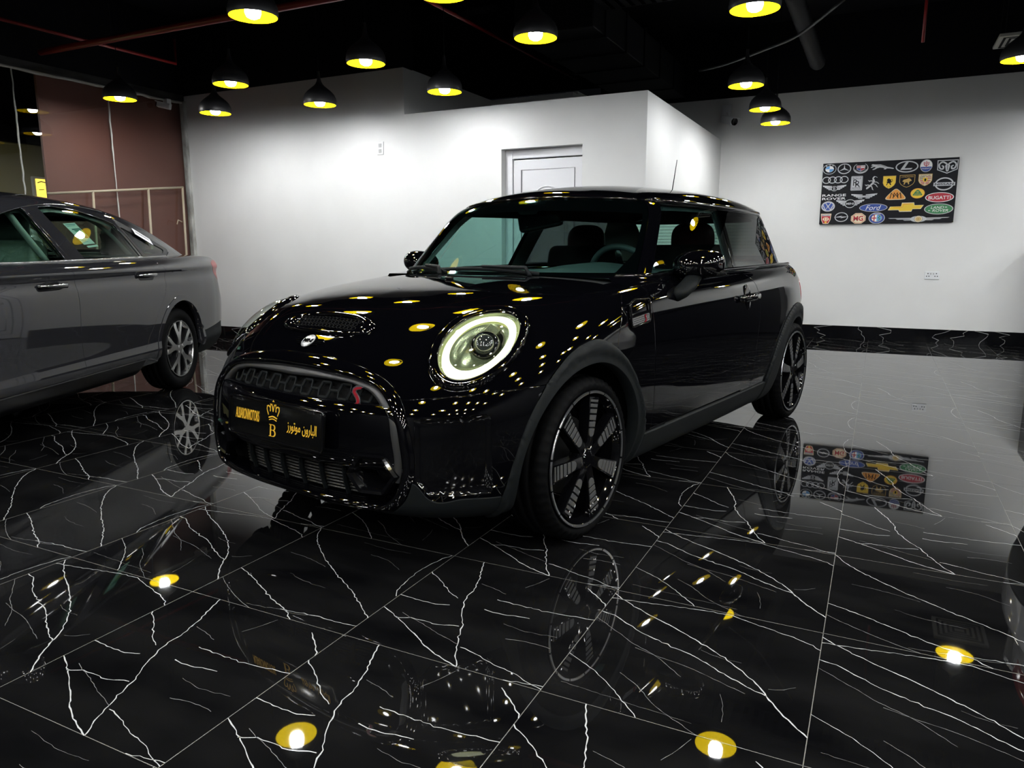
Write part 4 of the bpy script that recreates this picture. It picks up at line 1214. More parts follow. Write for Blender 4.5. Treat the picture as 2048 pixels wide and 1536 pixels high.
def build_sedan(loc, rotz):
    PAINTC = pm('dark_grey_paint', (.0135, .0135, .0155), .35, 0., 1., .0)
    GREY = PAINTC
    FRAMEK = pm('frame_black', (.003, .003, .0035), .3, 0, 0., .15)
    root = thing('saloon_car', 'dark grey saloon car with machined alloy wheels, standing before the red-brown wall', 'car', loc, rotz)
    fL, fG = sedan_lower, sedan_green; gap = .0022; S2 = lambda P: P[:, [0, 2]]
    V0, T0 = surfnet(fL, (-1.3, -.02, .14), (3.68, .90, 1.10), .0155, 3)
    V0, T0 = clip(V0, T0, V0[:, 1].copy(), None); V0[np.abs(V0[:, 1]) < 1e-4, 1] = 0
    def sub(V, T, *fs):
        for fn in fs: V, T = clip(V, T, fn(V), fL)
        return V, T
    def both(name, V, T, mat, f=fL, **k):
        r = []
        for s in (1, -1):
            Vs, Ts = (V, T) if s > 0 else mirrored(V, T); r.append(panel(name, f, Vs, Ts, mat, root, **k))
        return r
    def cen(name, V, T, mat, f=fL, **k):
        V, T = mirror_y(V, T); return panel(name, f, V, T, mat, root, **k)
    split = spl([.25, .423, .567, .715, .85, .92, .988, 1.06], [1.27, 1.286, 1.305, 1.293, 1.292, 1.305, 1.368, 1.45])     # front / rear door
    rear_e = spl([.29, .33, .369, .477, .658, .743, .85, .948, .985, 1.06], [.80, .763, .627, .507, .349, .268, .222, .242, .30, .45])
    front_e = spl([.25, .6, .9, 1.06], [2.34, 2.30, 2.33, 2.42])
    def arch_out(cx, R): return lambda P: np.hypot(P[:, 0] - cx, P[:, 2] - .315) - R
    sz = .315
    doorside = lambda P: P[:, 1] - .70
    low = lambda P: P[:, 2] - sz - .004
    V, T = sub(V0, T0, lambda P: P[:, 0] - rear_e(P[:, 2]) - gap, lambda P: split(P[:, 2]) - gap - P[:, 0], low, doorside, arch_out(0, .39))
    both('rear_door', V, T, GREY)
    V, T = sub(V0, T0, lambda P: P[:, 0] - split(P[:, 2]) - gap, lambda P: front_e(P[:, 2]) - gap - P[:, 0], low, doorside)
    both('front_door', V, T, GREY)
    tl = smooth_poly([(-.70, .953), (-.90, .985), (-1.15, .985), (-1.2, .90), (-1.05, .845), (-.86, .812), (-.78, .865)], 5, True)
    intl = lambda P: np.where(P[:, 1] > .30, sdpoly(S2(P), tl), -.1)
    cladz = lambda P: .415 + .05 * np.clip((-P[:, 0] - .45) / .6, 0, 1)
    fuel = round_poly([(-.05, .905), (-.20, .905), (-.275, .775), (-.125, .775)], .03)
    V, T = sub(V0, T0, lambda P: rear_e(P[:, 2]) - gap - P[:, 0], arch_out(0, .372), lambda P: np.where(P[:, 0] < -.33, P[:, 2] - cladz(P) - .002, P[:, 2] - .262), lambda P: -intl(P) - gap, lambda P: np.where(P[:, 1] > .5, np.abs(sdpoly(S2(P), fuel)) - .0022, .1))
    cen('rear_body', V, T, GREY)
    V, T = sub(V0, T0, lambda P: -.33 - P[:, 0], lambda P: cladz(P) - P[:, 2], arch_out(0, .372))
    cen('rear_diffuser', V, T, SATK, off=-.004)
    V, T = sub(V0, T0, intl)
    tl_ = both('tail_lamp', V, T, pm('tail_red', (.25, .01, .01), .1), off=.001)
    V, T = sub(V0, T0, lambda P: P[:, 0] - rear_e(np.full(len(P), .30)) + .2, lambda P: 2.62 - .37 - P[:, 0], lambda P: sz - P[:, 2], arch_out(0, .375), lambda P: P[:, 1] - .6)
    both('side_sill', V, T, FRAMEK, off=.008, depth=.02)
    V, T = sub(V0, T0, arch_out(0, .372), lambda P: .412 - np.hypot(P[:, 0], P[:, 2] - .315), lambda P: P[:, 1] - .5, lambda P: P[:, 2] - .30)
    both('wheel_arch_lip', V, T, GREY, off=.004, depth=.05)
    # front wing, bonnet and bumper
    V, T = sub(V0, T0, lambda P: P[:, 0] - front_e(P[:, 2]) - gap, arch_out(2.70, .375), lambda P: np.maximum(P[:, 1] - .66, .94 - P[:, 2] - .1 * (P[:, 0] - 2.3)), lambda P: 3.22 - P[:, 0])
    both('front_fender', V, T, GREY)
    V, T = sub(V0, T0, lambda P: P[:, 0] - 2.30, lambda P: .655 - P[:, 1], lambda P: P[:, 2] - .79)
    cen('hood', V, T, GREY)
    hlp = round_poly([(3.05, .80), (3.55, .74), (3.6, .66), (3.12, .70)], .03)
    inhl = lambda P: np.where(P[:, 1] > .35, sdpoly(S2(P), hlp), -.1)
    V, T = sub(V0, T0, lambda P: P[:, 0] - 3.223, lambda P: np.maximum(P[:, 1] - .657, .787 - P[:, 2]), lambda P: -inhl(P) - gap, lambda P: -np.where(P[:, 0] > 3.2, sdpoly(P[:, [1, 2]], round_poly([(-.5, .42), (.5, .42), (.42, .68), (-.42, .68)], .05)), -.1) - gap)
    cen('front_bumper', V, T, GREY)
    V, T = sub(V0, T0, lambda P: np.where(P[:, 0] > 3.2, sdpoly(P[:, [1, 2]], round_poly([(-.5, .42), (.5, .42), (.42, .68), (-.42, .68)], .05)), -.1))
    cen('grille', V, T, FRAMEK, off=-.01)
    V, T = sub(V0, T0, inhl, lambda P: P[:, 0] - 3.0)
    both('headlight', V, T, pm('lamp_smoke', (.25, .26, .27), .08, .3, .5), off=.001)
    def under(P):
        x, y, z = P[:, 0], np.abs(P[:, 1]), P[:, 2]
        b = np.maximum(fL(P) + .025, z - .68)
        for cx in (0, 2.7): b = np.maximum(b, -np.maximum(np.hypot(x - cx, z - .315) - .40, .50 - y))
        return np.maximum(b, -np.maximum(np.maximum(np.abs(x - 1.2) - 1.3, y - .72), .36 - z))
    Vu, Tu = surfnet(under, (-1.25, -.9, .16), (3.6, .9, .72), .04, 0)
    mesh('underbody', Vu, Tu, DARK, root, False)
    # ------------- glasshouse
    Vg, Tg = surfnet(fG, (-1.15, -.02, .92), (2.75, .80, 1.46), .0155, 3)
    Vg, Tg = clip(Vg, Tg, Vg[:, 1].copy(), None); Vg[np.abs(Vg[:, 1]) < 1e-4, 1] = 0
    Vg, Tg = clip(Vg, Tg, fL(Vg) + .012, None)
    def subg(*fs):
        V, T = Vg, Tg
        for fn in fs: V, T = clip(V, T, fn(V), fG)
        return V, T
    zb = lambda x: .998 + .022 * np.clip((1.6 - x) / 1.6, 0, 1)                                  # bottom edge of the side glass
    fw = round_poly([(1.226, zb(1.2)), (1.345, 1.312), (1.52, 1.305), (1.80, 1.235), (2.12, 1.09), (2.28, 1.0)], [.006, .03, .2, .2, .05, .02])
    rw = round_poly([(1.032, zb(1.03)), (1.205, 1.318), (1.05, 1.334), (.80, 1.318), (.55, 1.272), (.45, 1.247), (.330, zb(.33))], [.006, .012, .2, .2, .1, .04, .006])
    qw = round_poly([(.405, 1.232), (.250, 1.040), (-.07, 1.040), (-.135, 1.066)], [.008, .02, .02, .03])
    qf = round_poly([(.432, 1.285), (.300, 1.020), (-.16, 1.030), (-.215, 1.070)], [.01, .005, .02, .02])
    sd = lambda poly: (lambda P: np.where(P[:, 1] > .4, sdpoly(S2(P), poly), -.05))
    gut = lambda P: P[:, 2] - (1.345 - .16 * np.clip((x1(P) - .9) / .9, 0, 1)**2 - .10 * np.clip((.75 - x1(P)) / .8, 0, 1.5)**1.6)
    x1 = lambda P: P[:, 0]
    both('door_window', *subg(sd(fw)), glass('cabin_glass', (.44, .60, .52)), fG, off=-.006, rim=False)
    rwin = both('rear_door_window', *subg(sd(rw)), glass('cabin_glass', (.44, .60, .52)), fG, off=-.006, rim=False)
    both('quarter_window', *subg(sd(qw)), glass('cabin_glass', (.44, .60, .52)), fG, off=-.004, rim=False)
    both('quarter_frame', *subg(sd(qf), lambda P: -sd(qw)(P)), FRAMEK, fG, off=.001)
    screen = lambda P: np.where(P[:, 0] > 1.2, .9, -.9)
    wsL = lambda P: np.minimum(np.minimum(P[:, 0] - 1.62 - .15 * (1 - (P[:, 1] / .6)**2), E_ws(P[:, 0]) - .47 * (P[:, 2] - 1.0) - .085 - P[:, 1]), P[:, 2] - .98)
    rsL = lambda P: np.minimum(np.minimum(.02 - P[:, 0], .50 + .08 * np.clip(1 - P[:, 2], -1, 1) - P[:, 1]), np.minimum(P[:, 2] - 1.075, 1.30 - P[:, 2]))
    V, T = subg(wsL); cen('windscreen', V, T, GLASS, fG, rim=False)
    V, T = subg(rsL); cen('rear_window', V, T, glass('rear_glass', (.62, .78, .70)), fG, rim=False)
    # front and rear door frames split at the B pillar, then roof
    outw = lambda P: np.minimum(np.minimum(-sd(fw)(P), -sd(rw)(P)), -sd(qf)(P)) - .001
    bl = lambda P: P[:, 0] - (1.183 + .50 * (P[:, 2] - 1.003))
    inframe = lambda P: np.where(P[:, 1] > .40, -gut(P), -.05)
    V, T = subg(outw, inframe, lambda P: bl(P) - gap, lambda P: 2.36 - P[:, 0], lambda P: -wsL(P) - .001)
    both('front_door_frame', V, T, GREY, fG, off=-.002)
    V, T = subg(outw, inframe, lambda P: -bl(P) - gap, lambda P: P[:, 0] - .285 - .52 * (P[:, 2] - 1.02))
    both('rear_door_frame', V, T, GREY, fG, off=-.002)
    V, T = subg(lambda P: np.where(P[:, 0] > .285 + .52 * (P[:, 2] - 1.02), np.maximum(gut(P) - .003, np.where(P[:, 1] > .40, -.05, .05)), .05), lambda P: -sd(qf)(P) - .001, lambda P: -wsL(P) - .001, lambda P: -rsL(P) - .001, lambda P: np.where(P[:, 0] > 2.3, -.01, .1))
    cen('roof', V, T, GREY, fG, off=.001, depth=.02)
    # black seals inside the window openings
    for poly in (fw, rw):
        shr = lambda P, poly=poly: .028 - sd(poly)(P)
        both('window_seal', *subg(sd(poly), shr, lambda P: P[:, 2] - 1.03), FRAMEK, fG, off=-.018, rim=False)
    # satin belt strip
    for s in (1, -1):
        xs = np.linspace(2.25, -.12, 60); zz = zb(xs) - .006; ys = np.maximum(solve_y(fL, xs, zz, .3, .95), solve_y(fG, xs, zz, .3, .95)) + .001
        bm = B(); tube(bm, [(x, s * y, z) for x, y, z in zip(xs, ys, zz)] + [(-.19, s * ys[-1] - s * .02, 1.045)], .011, 8, flat=(.55, 1), up=(0, 0, 1)); obj('belt_strip', bm, pm('dark_chrome', (.16, .16, .16), .25, .9), root, True)
    # handles
    for s in (1, -1):
        for xh, zh in ((1.503, .862), (.481, .889)):
            yh = float(solve_y(fL, np.array([xh]), np.array([zh]), .3, .95)[0]); Mh = frame((xh, s * yh, zh - .012), (-s, 0, 0), (0, 0, 1))
            bm = B(); prism(bm, [(.10 * math.cos(t), .034 * math.sin(t)) for t in np.linspace(0, 2 * PI, 28, endpoint=False)], -.01, .0015, Mh); dh = obj('door_handle', bm, FRAMEK, root)
            bm = B(); tube(bm, [(xh + .13, s * (yh + .004), zh), (xh + .09, s * (yh + .026), zh), (xh, s * (yh + .032), zh + .002), (xh - .09, s * (yh + .026), zh + .003), (xh - .13, s * (yh + .004), zh + .003)], [.009, .015, .014, .015, .009], 12, flat=(1, .6), up=(0, 1, 0))
            obj('handle_grip', bm, GLOSSK, dh, True)
            bm = B(); tube(bm, [(xh + .125, s * (yh + .012), zh + .006), (xh + .08, s * (yh + .035), zh + .008), (xh - .08, s * (yh + .035), zh + .010), (xh - .125, s * (yh + .012), zh + .008)], .0045, 8); obj('handle_trim', bm, CHROME, dh, True)
    # papers stuck inside the left rear glass
    def on_glass(pts, off=-.012):
        P = np.array(pts, float); y = solve_y(fG, P[:, 0], P[:, 1], .2, .9) + off
        return np.stack([P[:, 0], y, P[:, 1]], 1)
    A = on_glass([(1.035, 1.226), (.905, 1.236), (.812, 1.103), (.944, 1.098)])
    o = Vector(A[0]); ux = Vector(A[1] - A[0]); uy = Vector(A[3] - A[0]); nz = ux.cross(uy).normalized()
    if nz.y < 0: nz = -nz
    def sheet(name, u0, v0, u1, v1, mat, parent, d=0.):
        q = [o + ux * u + uy * v + nz * d for u, v in ((u0, v0), (u1, v0), (u1, v1), (u0, v1))]
        bm = B(); a = [bm.verts.new(p) for p in q]; b = [bm.verts.new(p - nz * .0006) for p in q]
        bm.faces.new(a); bm.faces.new(b[::-1])
        for i in range(4): bm.faces.new((a[i], b[i], b[(i + 1) % 4], a[(i + 1) % 4]))
        return obj(name, bm, mat, parent)
    PAPER = pm('paper', (.72, .80, .78), .7)
    st = sheet('energy_sticker', 0, 0, 1, 1, PAPER, root); st['label'] = 'energy rating sticker with coloured bars'
    for i, (c, w) in enumerate((((.02, .12, .14), .92), ((.02, .22, .14), .80), ((.08, .35, .12), .74), ((.30, .45, .06), .66), ((.45, .40, .05), .58), ((.45, .14, .03), .50), ((.40, .04, .03), .40))):
        sheet('rating_bar', .96 - w * .78, .26 + i * .068, .96, .26 + i * .068 + .055, pm('bar_%d' % i, c, .7), st, .0006)
    sheet('text_line', .08, .05, .92, .08, pm('ink', (.10, .25, .28), .7), st, .0006); sheet('text_line', .12, .12, .80, .14, pm('ink', (.1, .25, .28), .7), st, .0006)
    sheet('text_line', .10, .80, .55, .82, pm('ink', (.1, .25, .28), .7), st, .0006); sheet('text_line', .10, .87, .60, .885, pm('ink', (.1, .25, .28), .7), st, .0006)
    sheet('serial_label', .10, 1.06, 1.05, 1.15, PAPER, root)['label'] = 'narrow serial number label'
    A = on_glass([(.246, 1.222), (.051, 1.146), (.050, 1.112), (.241, 1.178)], .008)
    o = Vector(A[0]); ux = Vector(A[1] - A[0]); uy = Vector(A[3] - A[0]); nz = ux.cross(uy).normalized()
    if nz.y < 0: nz = -nz
    st = sheet('barcode_label', 0, 0, 1, 1, pm('white_paper', (.85, .85, .88), .6), root, .003)
    for i in range(22): sheet('barcode_line', .12 + i * .035, .22, .12 + i * .035 + (.010 if i % 3 else .02), .55, pm('ink_black', (.03, .03, .03), .7), st, .0036)
    # ------------- cabin
    WRAP = pm('plastic_wrap', (.17, .20, .17), .28, 0, .3); bump(WRAP, 28, .55, .012)
    SEATG = pm('seat_cloth', (.05, .058, .052), .8)
    def seat(x, y):
        bm = B(); box(bm, (x - .28, y - .25, .42), (x + .28, y + .25, .60), .06, None, 3); se = obj('front_seat', bm, SEATG, root, True)
        bm = B(); box(bm, (-.07, -.25, 0), (.07, .25, .62), .06, Matrix.Translation((x - .25, y, .52)) @ Matrix.Rotation(math.radians(-14), 4, 'Y'), 3); obj('backrest', bm, WRAP, se, True)
        bm = B(); box(bm, (-.05, -.13, -.09), (.05, .13, .10), .045, Matrix.Translation((x - .43, y, 1.20)) @ Matrix.Rotation(math.radians(-10), 4, 'Y'), 3); obj('headrest', bm, SEATG, se, True)
    seat(1.62, .38); seat(1.62, -.38)
    bm = B(); box(bm, (.05, -.66, .40), (.62, .66, .60), .06, None, 3); rs = obj('rear_seat', bm, WRAP, root, True)
    bm = B(); box(bm, (-.07, -.64, 0), (.07, .64, .56), .06, Matrix.Translation((.14, 0, .52)) @ Matrix.Rotation(math.radians(-20), 4, 'Y'), 3); obj('backrest', bm, WRAP, rs, True)
    for y in (.40, -.40):
        bm = B(); bmesh.ops.create_uvsphere(bm, u_segments=24, v_segments=14, radius=1)
        for v in bm.verts:
            d = v.co; p = 3; k = 1 / (abs(d.x)**p + abs(d.y)**p + abs(d.z)**p)**(1 / p); d = d * k
            n = .012 * math.sin(9 * d.y + 4 * d.z) + .008 * math.sin(17 * d.z + 6 * d.x)
            v.co = Vector((d.x * (.075 + n) - .02, d.y * (.155 + n) + y, d.z * (.115 + n) + 1.115))
        hr = obj('headrest', bm, WRAP, rs, True)
    bm = B(); box(bm, (-.75, -.60, .98), (-.02, .60, 1.02), .01); obj('parcel_shelf', bm, SEATG, root)
    for s in (1, -1):
        for pts, r in (([(1.27, .70, 1.0), (1.36, .63, 1.18), (1.40, .585, 1.28), (1.47, .56, 1.31)], .028), ([(.30, .67, 1.03), (.42, .60, 1.18), (.52, .55, 1.26), (.75, .53, 1.30), (1.25, .53, 1.325)], .022)):
            bm = B(); tube(bm, [(x, s * (y - .045), z) for x, y, z in smooth_poly(pts, 5, False)], r, 8, flat=(1, .6)); obj('pillar_trim', bm, TRIM, root, True)
        bm = B(); box(bm, (-.1, s * .70 - .03, .40), (2.3, s * .70 + .03, .97), .02); obj('door_card', bm, SEATG, root, True)
    bm = B(); box(bm, (2.0, -.66, .55), (2.45, .66, .99), .06, None, 3); obj('dashboard', bm, DASH, root, True)
    bm = B(); Mw = Matrix.Translation((1.92, .38, .93)) @ Matrix.Rotation(math.radians(-65), 4, 'Y'); tube(bm, [Mw @ Vector((.18 * math.cos(t), .18 * math.sin(t), 0)) for t in np.linspace(0, 2 * PI, 40, endpoint=False)], .014, 8, closed=True); obj('steering_wheel', bm, DASH, root, True)
    for s in (1, -1):
        bm = B(); box(bm, (-.06, -.11, -.07), (.06, .11, .07), .05, Matrix.Translation((2.24, s * .93, 1.03)), 4); mr = obj('side_mirror', bm, GREY, root, True)
        bm = B(); tube(bm, [(2.26, s * .72, .99), (2.25, s * .86, 1.0)], .03, 10); obj('mirror_stalk', bm, FRAMEK, mr, True)
    for x in (0, 2.7):
        for s in (1, -1): sedan_wheel(root, x, s, math.radians(86 if x == 0 else 40))
    return root
LAMP = 300.; EXPOSURE = 0.
# ================================================================== showroom shell
def mat_wall(name, lo, hi):
    m = pm(name, hi, .65); noise_into(m, 'Base Color', 1.3, lo, hi, 6); bump(m, 60, .025, .001); return m
WALLW = mat_wall('white_wall_paint', (.66, .66, .645), (.72, .72, .705))
MAROON = mat_wall('red_brown_paint', (.115, .036, .026), (.135, .044, .032))
OLIVE = mat_wall('olive_wall_paint', (.34, .30, .13), (.38, .335, .15))
BLACKC = pm('black_ceiling', (.0028, .0028, .0045), .85, spec=.2)
BLACKD = pm('black_duct', (.0045, .0045, .006), .6, spec=.25)
PIPER = pm('red_pipe', (.36, .020, .022), .4, 0, .3)
WHITEPL = pm('white_plastic', (.70, .71, .72), .4)
XG, YL, YR, XB = -7.544, 6.474, 9.725, -1.905
XR, YF = 5.6, -4.2

def plain(name, quads, mat, kind='structure'):
    bm = B()
    for lo, hi in quads: box(bm, lo, hi)
    return obj(name, bm, mat, kind=kind)

# ---- floor: polished black tiles, three prints of white veins repeated over a 0.6 m grid
PRINTS = {
 'P': [(2, [(0, .75), (.07, .735), (.26, .62), (.51, .53), (.70, .42), (.83, .365)]), (2.2, [(0, .96), (.13, .865), (.40, .725), (.60, .60), (.74, .48), (.80, .41), (.83, .365)]),
       (2.7, [(.83, .365), (.91, .26), (1, .165)]), (1.5, [(0, .905), (.18, .93), (.33, .955), (.46, .975), (.59, .985)]), (1.5, [(.59, .985), (.76, .93), (.92, .88), (1, .83)]),
       (.9, [(.25, .49), (.35, .465), (.50, .435), (.62, .395), (.75, .345)]), (1.5, [(0, .32), (.15, .23), (.29, .115), (.40, 0)]),
       (.9, [(.25, .27), (.34, .21), (.44, .11), (.54, .05), (.63, 0)]), (.9, [(0, .68), (.22, .53), (.37, .45), (.49, .35)]), (.7, [(.83, .42), (.88, .44), (.93, .48)]), (.6, [(.52, .60), (.60, .575), (.70, .57)]),
       (.5, [(.05, .10), (.28, .085), (.6, .06)]), (.6, [(.66, .30), (.69, .20), (.70, .12)])],
 'R': [(2, [(0, 1), (.10, .85), (.32, .655), (.52, .515), (.76, .365), (1, .18)]), (2, [(0, .33), (.16, .265), (.40, .14), (.57, .065), (.67, 0)]), (1.2, [(0, .20), (.11, .13), (.26, .055), (.40, 0)]),
       (1.6, [(.99, .43), (.955, .49), (.93, .70), (.945, .88), (.985, 1)]), (1.5, [(.55, .06), (.73, .08), (.90, .08), (1, .09)]), (.9, [(.35, .03), (.47, .04), (.57, .06), (.64, .05), (.78, .09)]),
       (.7, [(.1, .62), (.25, .60), (.42, .55)]), (.7, [(.55, .80), (.68, .78), (.82, .70)]), (.6, [(.30, .40), (.42, .36), (.60, .34)]), (.5, [(.40, .93), (.60, .91), (.75, .92)])],
 'Q': [(2.2, [(.20, 1), (.235, .91), (.29, .76), (.32, .66), (.325, .58), (.37, .46), (.44, .34), (.50, .20), (.56, .075), (.605, 0)]), (2, [(0, .31), (.13, .245), (.28, .155), (.44, .06), (.605, 0)]),
       (1.8, [(0, .76), (.11, .68), (.20, .605), (.29, .55)]), (1.6, [(0, .455), (.12, .45), (.21, .445), (.29, .47)]), (1.6, [(.12, .245), (.22, .275), (.33, .275), (.44, .305)]), (1.8, [(.47, .505), (.56, .50), (.71, .52)]),
       (1.6, [(.48, .625), (.63, .62), (.80, .62), (.90, .635), (1, .645)]), (1.6, [(.54, .145), (.64, .125), (.74, .085), (.83, .07), (.93, .03), (1, .01)]), (1.4, [(.83, .002), (.92, .015), (1, .03)]),
       (.9, [(.12, .30), (.24, .26), (.38, .205), (.52, .16)]), (1.1, [(.69, .30), (.82, .32), (.91, .31)]), (.9, [(.62, .97), (.60, .91), (.55, .81)]), (2, [(.85, .95), (.95, .86), (1, .80)]), (.9, [(.32, .75), (.40, .73), (.49, .70)]), (.6, [(.62, .42), (.75, .40), (.90, .415)])]}
KNOWN = {}
for k, l in (('P', [(0, -1), (0, 0), (3, 0), (3, 1), (4, 0), (-3, 1), (-3, 2), (-4, 0)]), ('Q', [(1, -1), (2, -1), (3, -1), (2, 0), (2, 1), (3, 2), (4, 2), (2, 3), (4, 4), (-1, 1), (0, 1), (-2, 2), (4, 3), (0, -2), (4, -1)]), ('R', [(1, 0), (-1, 0), (-2, 0), (-2, 1), (4, 1), (2, 2), (3, 3), (1, -2), (2, -2), (-1, -1)])):
    for t in l: KNOWN[t] = k
def make_floor():
    X0, Y0, S = -2.46405, 1.48823, .6
    rnd = random.Random(5)
    V = [(XG - 3, YF, 0), (XR, YF, 0), (XR, 12., 0), (XG - 3, 12., 0)]; F = [(0, 1, 2, 3)]; mi = [0]
    def ribbon(pts, ws, z, m):
        n = len(pts); b = len(V)
        for i, (x, y) in enumerate(pts):
            a = pts[max(i - 1, 0)]; c = pts[min(i + 1, n - 1)]; dx, dy = c[0] - a[0], c[1] - a[1]; l = math.hypot(dx, dy) or 1
            nx, ny = -dy / l * ws[i] / 2, dx / l * ws[i] / 2
            V.append((x + nx, y + ny, z)); V.append((x - nx, y - ny, z))
        for i in range(n - 1): F.append((b + 2 * i + 1, b + 2 * i + 3, b + 2 * i + 2, b + 2 * i)); mi.append(m)
    i0, i1 = int((XG - X0) / S) - 1, int((XR - X0) / S); j0, j1 = int((YF - Y0) / S), int((YR - Y0) / S) + 1
    fine = {}
    for k, lines in PRINTS.items():                     # each print jittered once: every tile of a print is identical
        fine[k] = []
        for w, pts in lines:
            L = sum(math.dist(a, b) for a, b in zip(pts, pts[1:])); n = max(4, int(L / .022)); q = resample(smooth_poly(pts, 6, False), n, False)
            jit = .0027 if w > 1.2 else .002
            q = [(x + rnd.gauss(0, jit) * (0 < i < n - 1), y + rnd.gauss(0, jit) * (0 < i < n - 1)) for i, (x, y) in enumerate(q)]
            ww = [w * .00125 * (.55 + .9 * rnd.random()) for _ in q]
            fine[k].append((q, ww, 1 if w > 1.3 else 3))
    for i in range(i0, i1 + 1):
        for j in range(j0, j1 + 1):
            k = KNOWN.get((i, j)) or rnd.choice('PQR')
            for q, ww, m in fine[k]:
                P = [(min(max(X0 + (i + x) * S, XG), XR), min(max(Y0 + (j + y) * S, YF), YR)) for x, y in q]
                ribbon(P, ww, .0004, m)
    for i in range(i0, i1 + 2):
        x = X0 + i * S
        if XG < x < XR: ribbon([(x, YF), (x, YR)], [.0020, .0020], .0003, 2)
    for j in range(j0, j1 + 2):
        y = Y0 + j * S
        if YF < y < YR: ribbon([(XG, y), (XR, y)], [.0017, .0017], .0003, 2)
    base = pm('polished_black_tile', (.004, .004, .0045), .03, spec=.5)
    noise_into(base, 'Base Color', 2.2, (.0022, .0022, .0025), (.008, .0078, .0078), 8, stretch=(1, 2.4, 1)); noise_into(base, 'Roughness', 3.1, .010, .028, 5)
    vein = pm('white_vein', (.50, .50, .485), .07); grout = pm('tile_joint', (.17, .165, .15), .25)
    return mesh('floor', V, F, smooth=False, kind='structure', mats=[base, vein, grout, pm('grey_vein', (.20, .20, .195), .07)], mi=mi)
make_floor()

# ---- walls
H1, H2 = 2.865, 2.41
plain('wall_left', [((XG - .0, YL, 0), (-4.42, YL + .15, H1)), ((-4.57, YL + .15, 0), (-4.42, 8.355, H1))], WALLW)
DX0, DX1, DZ = -3.322, -2.498, 2.005
plain('wall_front_block', [((-4.42, YL, 0), (DX0, YL + .15, H2)), ((DX1, YL, 0), (XB, YL + .15, H2)), ((DX0, YL, DZ), (DX1, YL + .15, H2)), ((XB - .15, YL + .15, 0), (XB, YR, H2))], WALLW)['kind'] = 'structure'
plain('wall_back', [((-4.57, 8.355, 0), (-3.35, 8.50, H1)), ((-3.50, 8.5, 0), (-3.35, YR, 2.9)), ((-3.5, YR, 0), (XR, YR + .15, 2.903))], WALLW)
plain('wall_upper', [((-3.5, YR - .015, 2.90), (XR, YR + .15, 3.75)), ((XG - .15, YL - .02, 2.858), (-4.40, YL + .15, 3.75)), ((XG - .15, YF, 2.86), (XG + .02, YL, 3.75))], BLACKC)
plain('wall_right', [((XR, YF, 0), (XR + .15, YR + .15, 3.75))], pm('dark_shopfront', (.008, .008, .010), .4))
plain('wall_behind', [((XG - 3, YF - .15, 0), (XR + .15, YF, 3.75))], pm('dark_shopfront', (.008, .008, .010), .4))
plain('ceiling', [((-11., YF - .15, 3.7), (XR + .15, YR + 2.4, 3.85))], BLACKC)
# black marble skirting
SK = pm('skirting_tile', (.004, .004, .005), .06)
def skirt(name, a, b, n):
    """skirting with a few white veins; a -> b along the wall, n into the room"""
    a = Vector((*a, 0)); b = Vector((*b, 0)); n = Vector((*n, 0)); d = (b - a); L = d.length; d.normalize(); bm = B()
    Mx = Matrix((d, Vector((0, 0, 1)), n)).transposed().to_4x4(); Mx.translation = a
    box(bm, (0, 0, 0), (L, .156, .012), .002, Mx)
    old = set(bm.faces); x = .2; r = random.Random(int(L * 100))
    while x < L - .3:
        z0 = 0; p = [(x + (.045 if i % 2 else 0) * r.random() + i * .02 * r.choice((1, -1)), .156 * i / 5) for i in range(6)]
        stroke(bm, Mx, p, .0022, .0004, z=.012); x += .12 + r.random() * .5
    for f in bm.faces: f.material_index = 0 if f in old else 1
    return obj(name, bm, [SK, pm('white_vein', (.62, .62, .60), .07)], kind='structure')
skirt('baseboard_left', (XG + .02, YL), (DX0, YL), (0, -1)); skirt('baseboard_front', (DX1, YL), (XB, YL), (0, -1)); skirt('baseboard_side', (XB, YL), (XB, YR), (1, 0)); skirt('baseboard_back', (XB, YR), (XR, YR), (0, -1))

# ---- door in the block
fr = pm('upvc_white', (.74, .74, .76), .28)
bm = B(); yd = YL + .085
box(bm, (DX0, yd, 0), (DX0 + .075, yd + .05, DZ), .006); box(bm, (DX1 - .03, yd, 0), (DX1, yd + .05, DZ), .006); box(bm, (DX0 + .073, yd + .001, DZ - .085), (DX1 - .028, yd + .049, DZ), .006)
door = obj('door_1', bm, fr, kind='structure')
bm = B(); x0, x1, z1 = DX0 + .083, DX1 - .034, DZ - .095
box(bm, (x0, yd + .012, .01), (x1, yd + .05, z1), .006); leaf = obj('door_leaf', bm, fr, door)
Md = frame((x0, yd + .012, 0), (1, 0, 0), (0, 0, 1)); W = x1 - x0
bm = B(); stroke(bm, Md, [(.085, .10), (W - .075, .10), (W - .075, z1 - .095), (.085, z1 - .095)], .006, .004, closed=True)
obj('panel_groove', bm, pm('groove_grey', (.10, .10, .11), .5), leaf)
def ogee(o):
    c = W / 2; t = z1 - .26
    return smooth_poly([(.15 + o, .95), (.15 + o, t - .14), (.22, t - .125 - o * .4), (c - .13, t - .06 - o), (c - .05, t - o), (c + .05, t - o), (c + .13, t - .06 - o), (W - .22, t - .125 - o * .4), (W - .15 - o, t - .14), (W - .15 - o, .95)], 5, False, (1, 8))
bm = B()
for o, w in ((0, .014), (.026, .010)): tube(bm, [Md @ Vector((x, y, .004)) for x, y in ogee(o)], w * .6, 8)
tube(bm, [Md @ Vector((.15, .95, .004)), Md @ Vector((W - .15, .95, .004))], .008, 8)
tube(bm, [Md @ Vector((x, y, .004)) for x, y in [(.15, .80), (W - .15, .80), (W - .15, .2), (.15, .2)]], .008, 8, closed=True)
obj('panel_moulding', bm, fr, leaf, True)
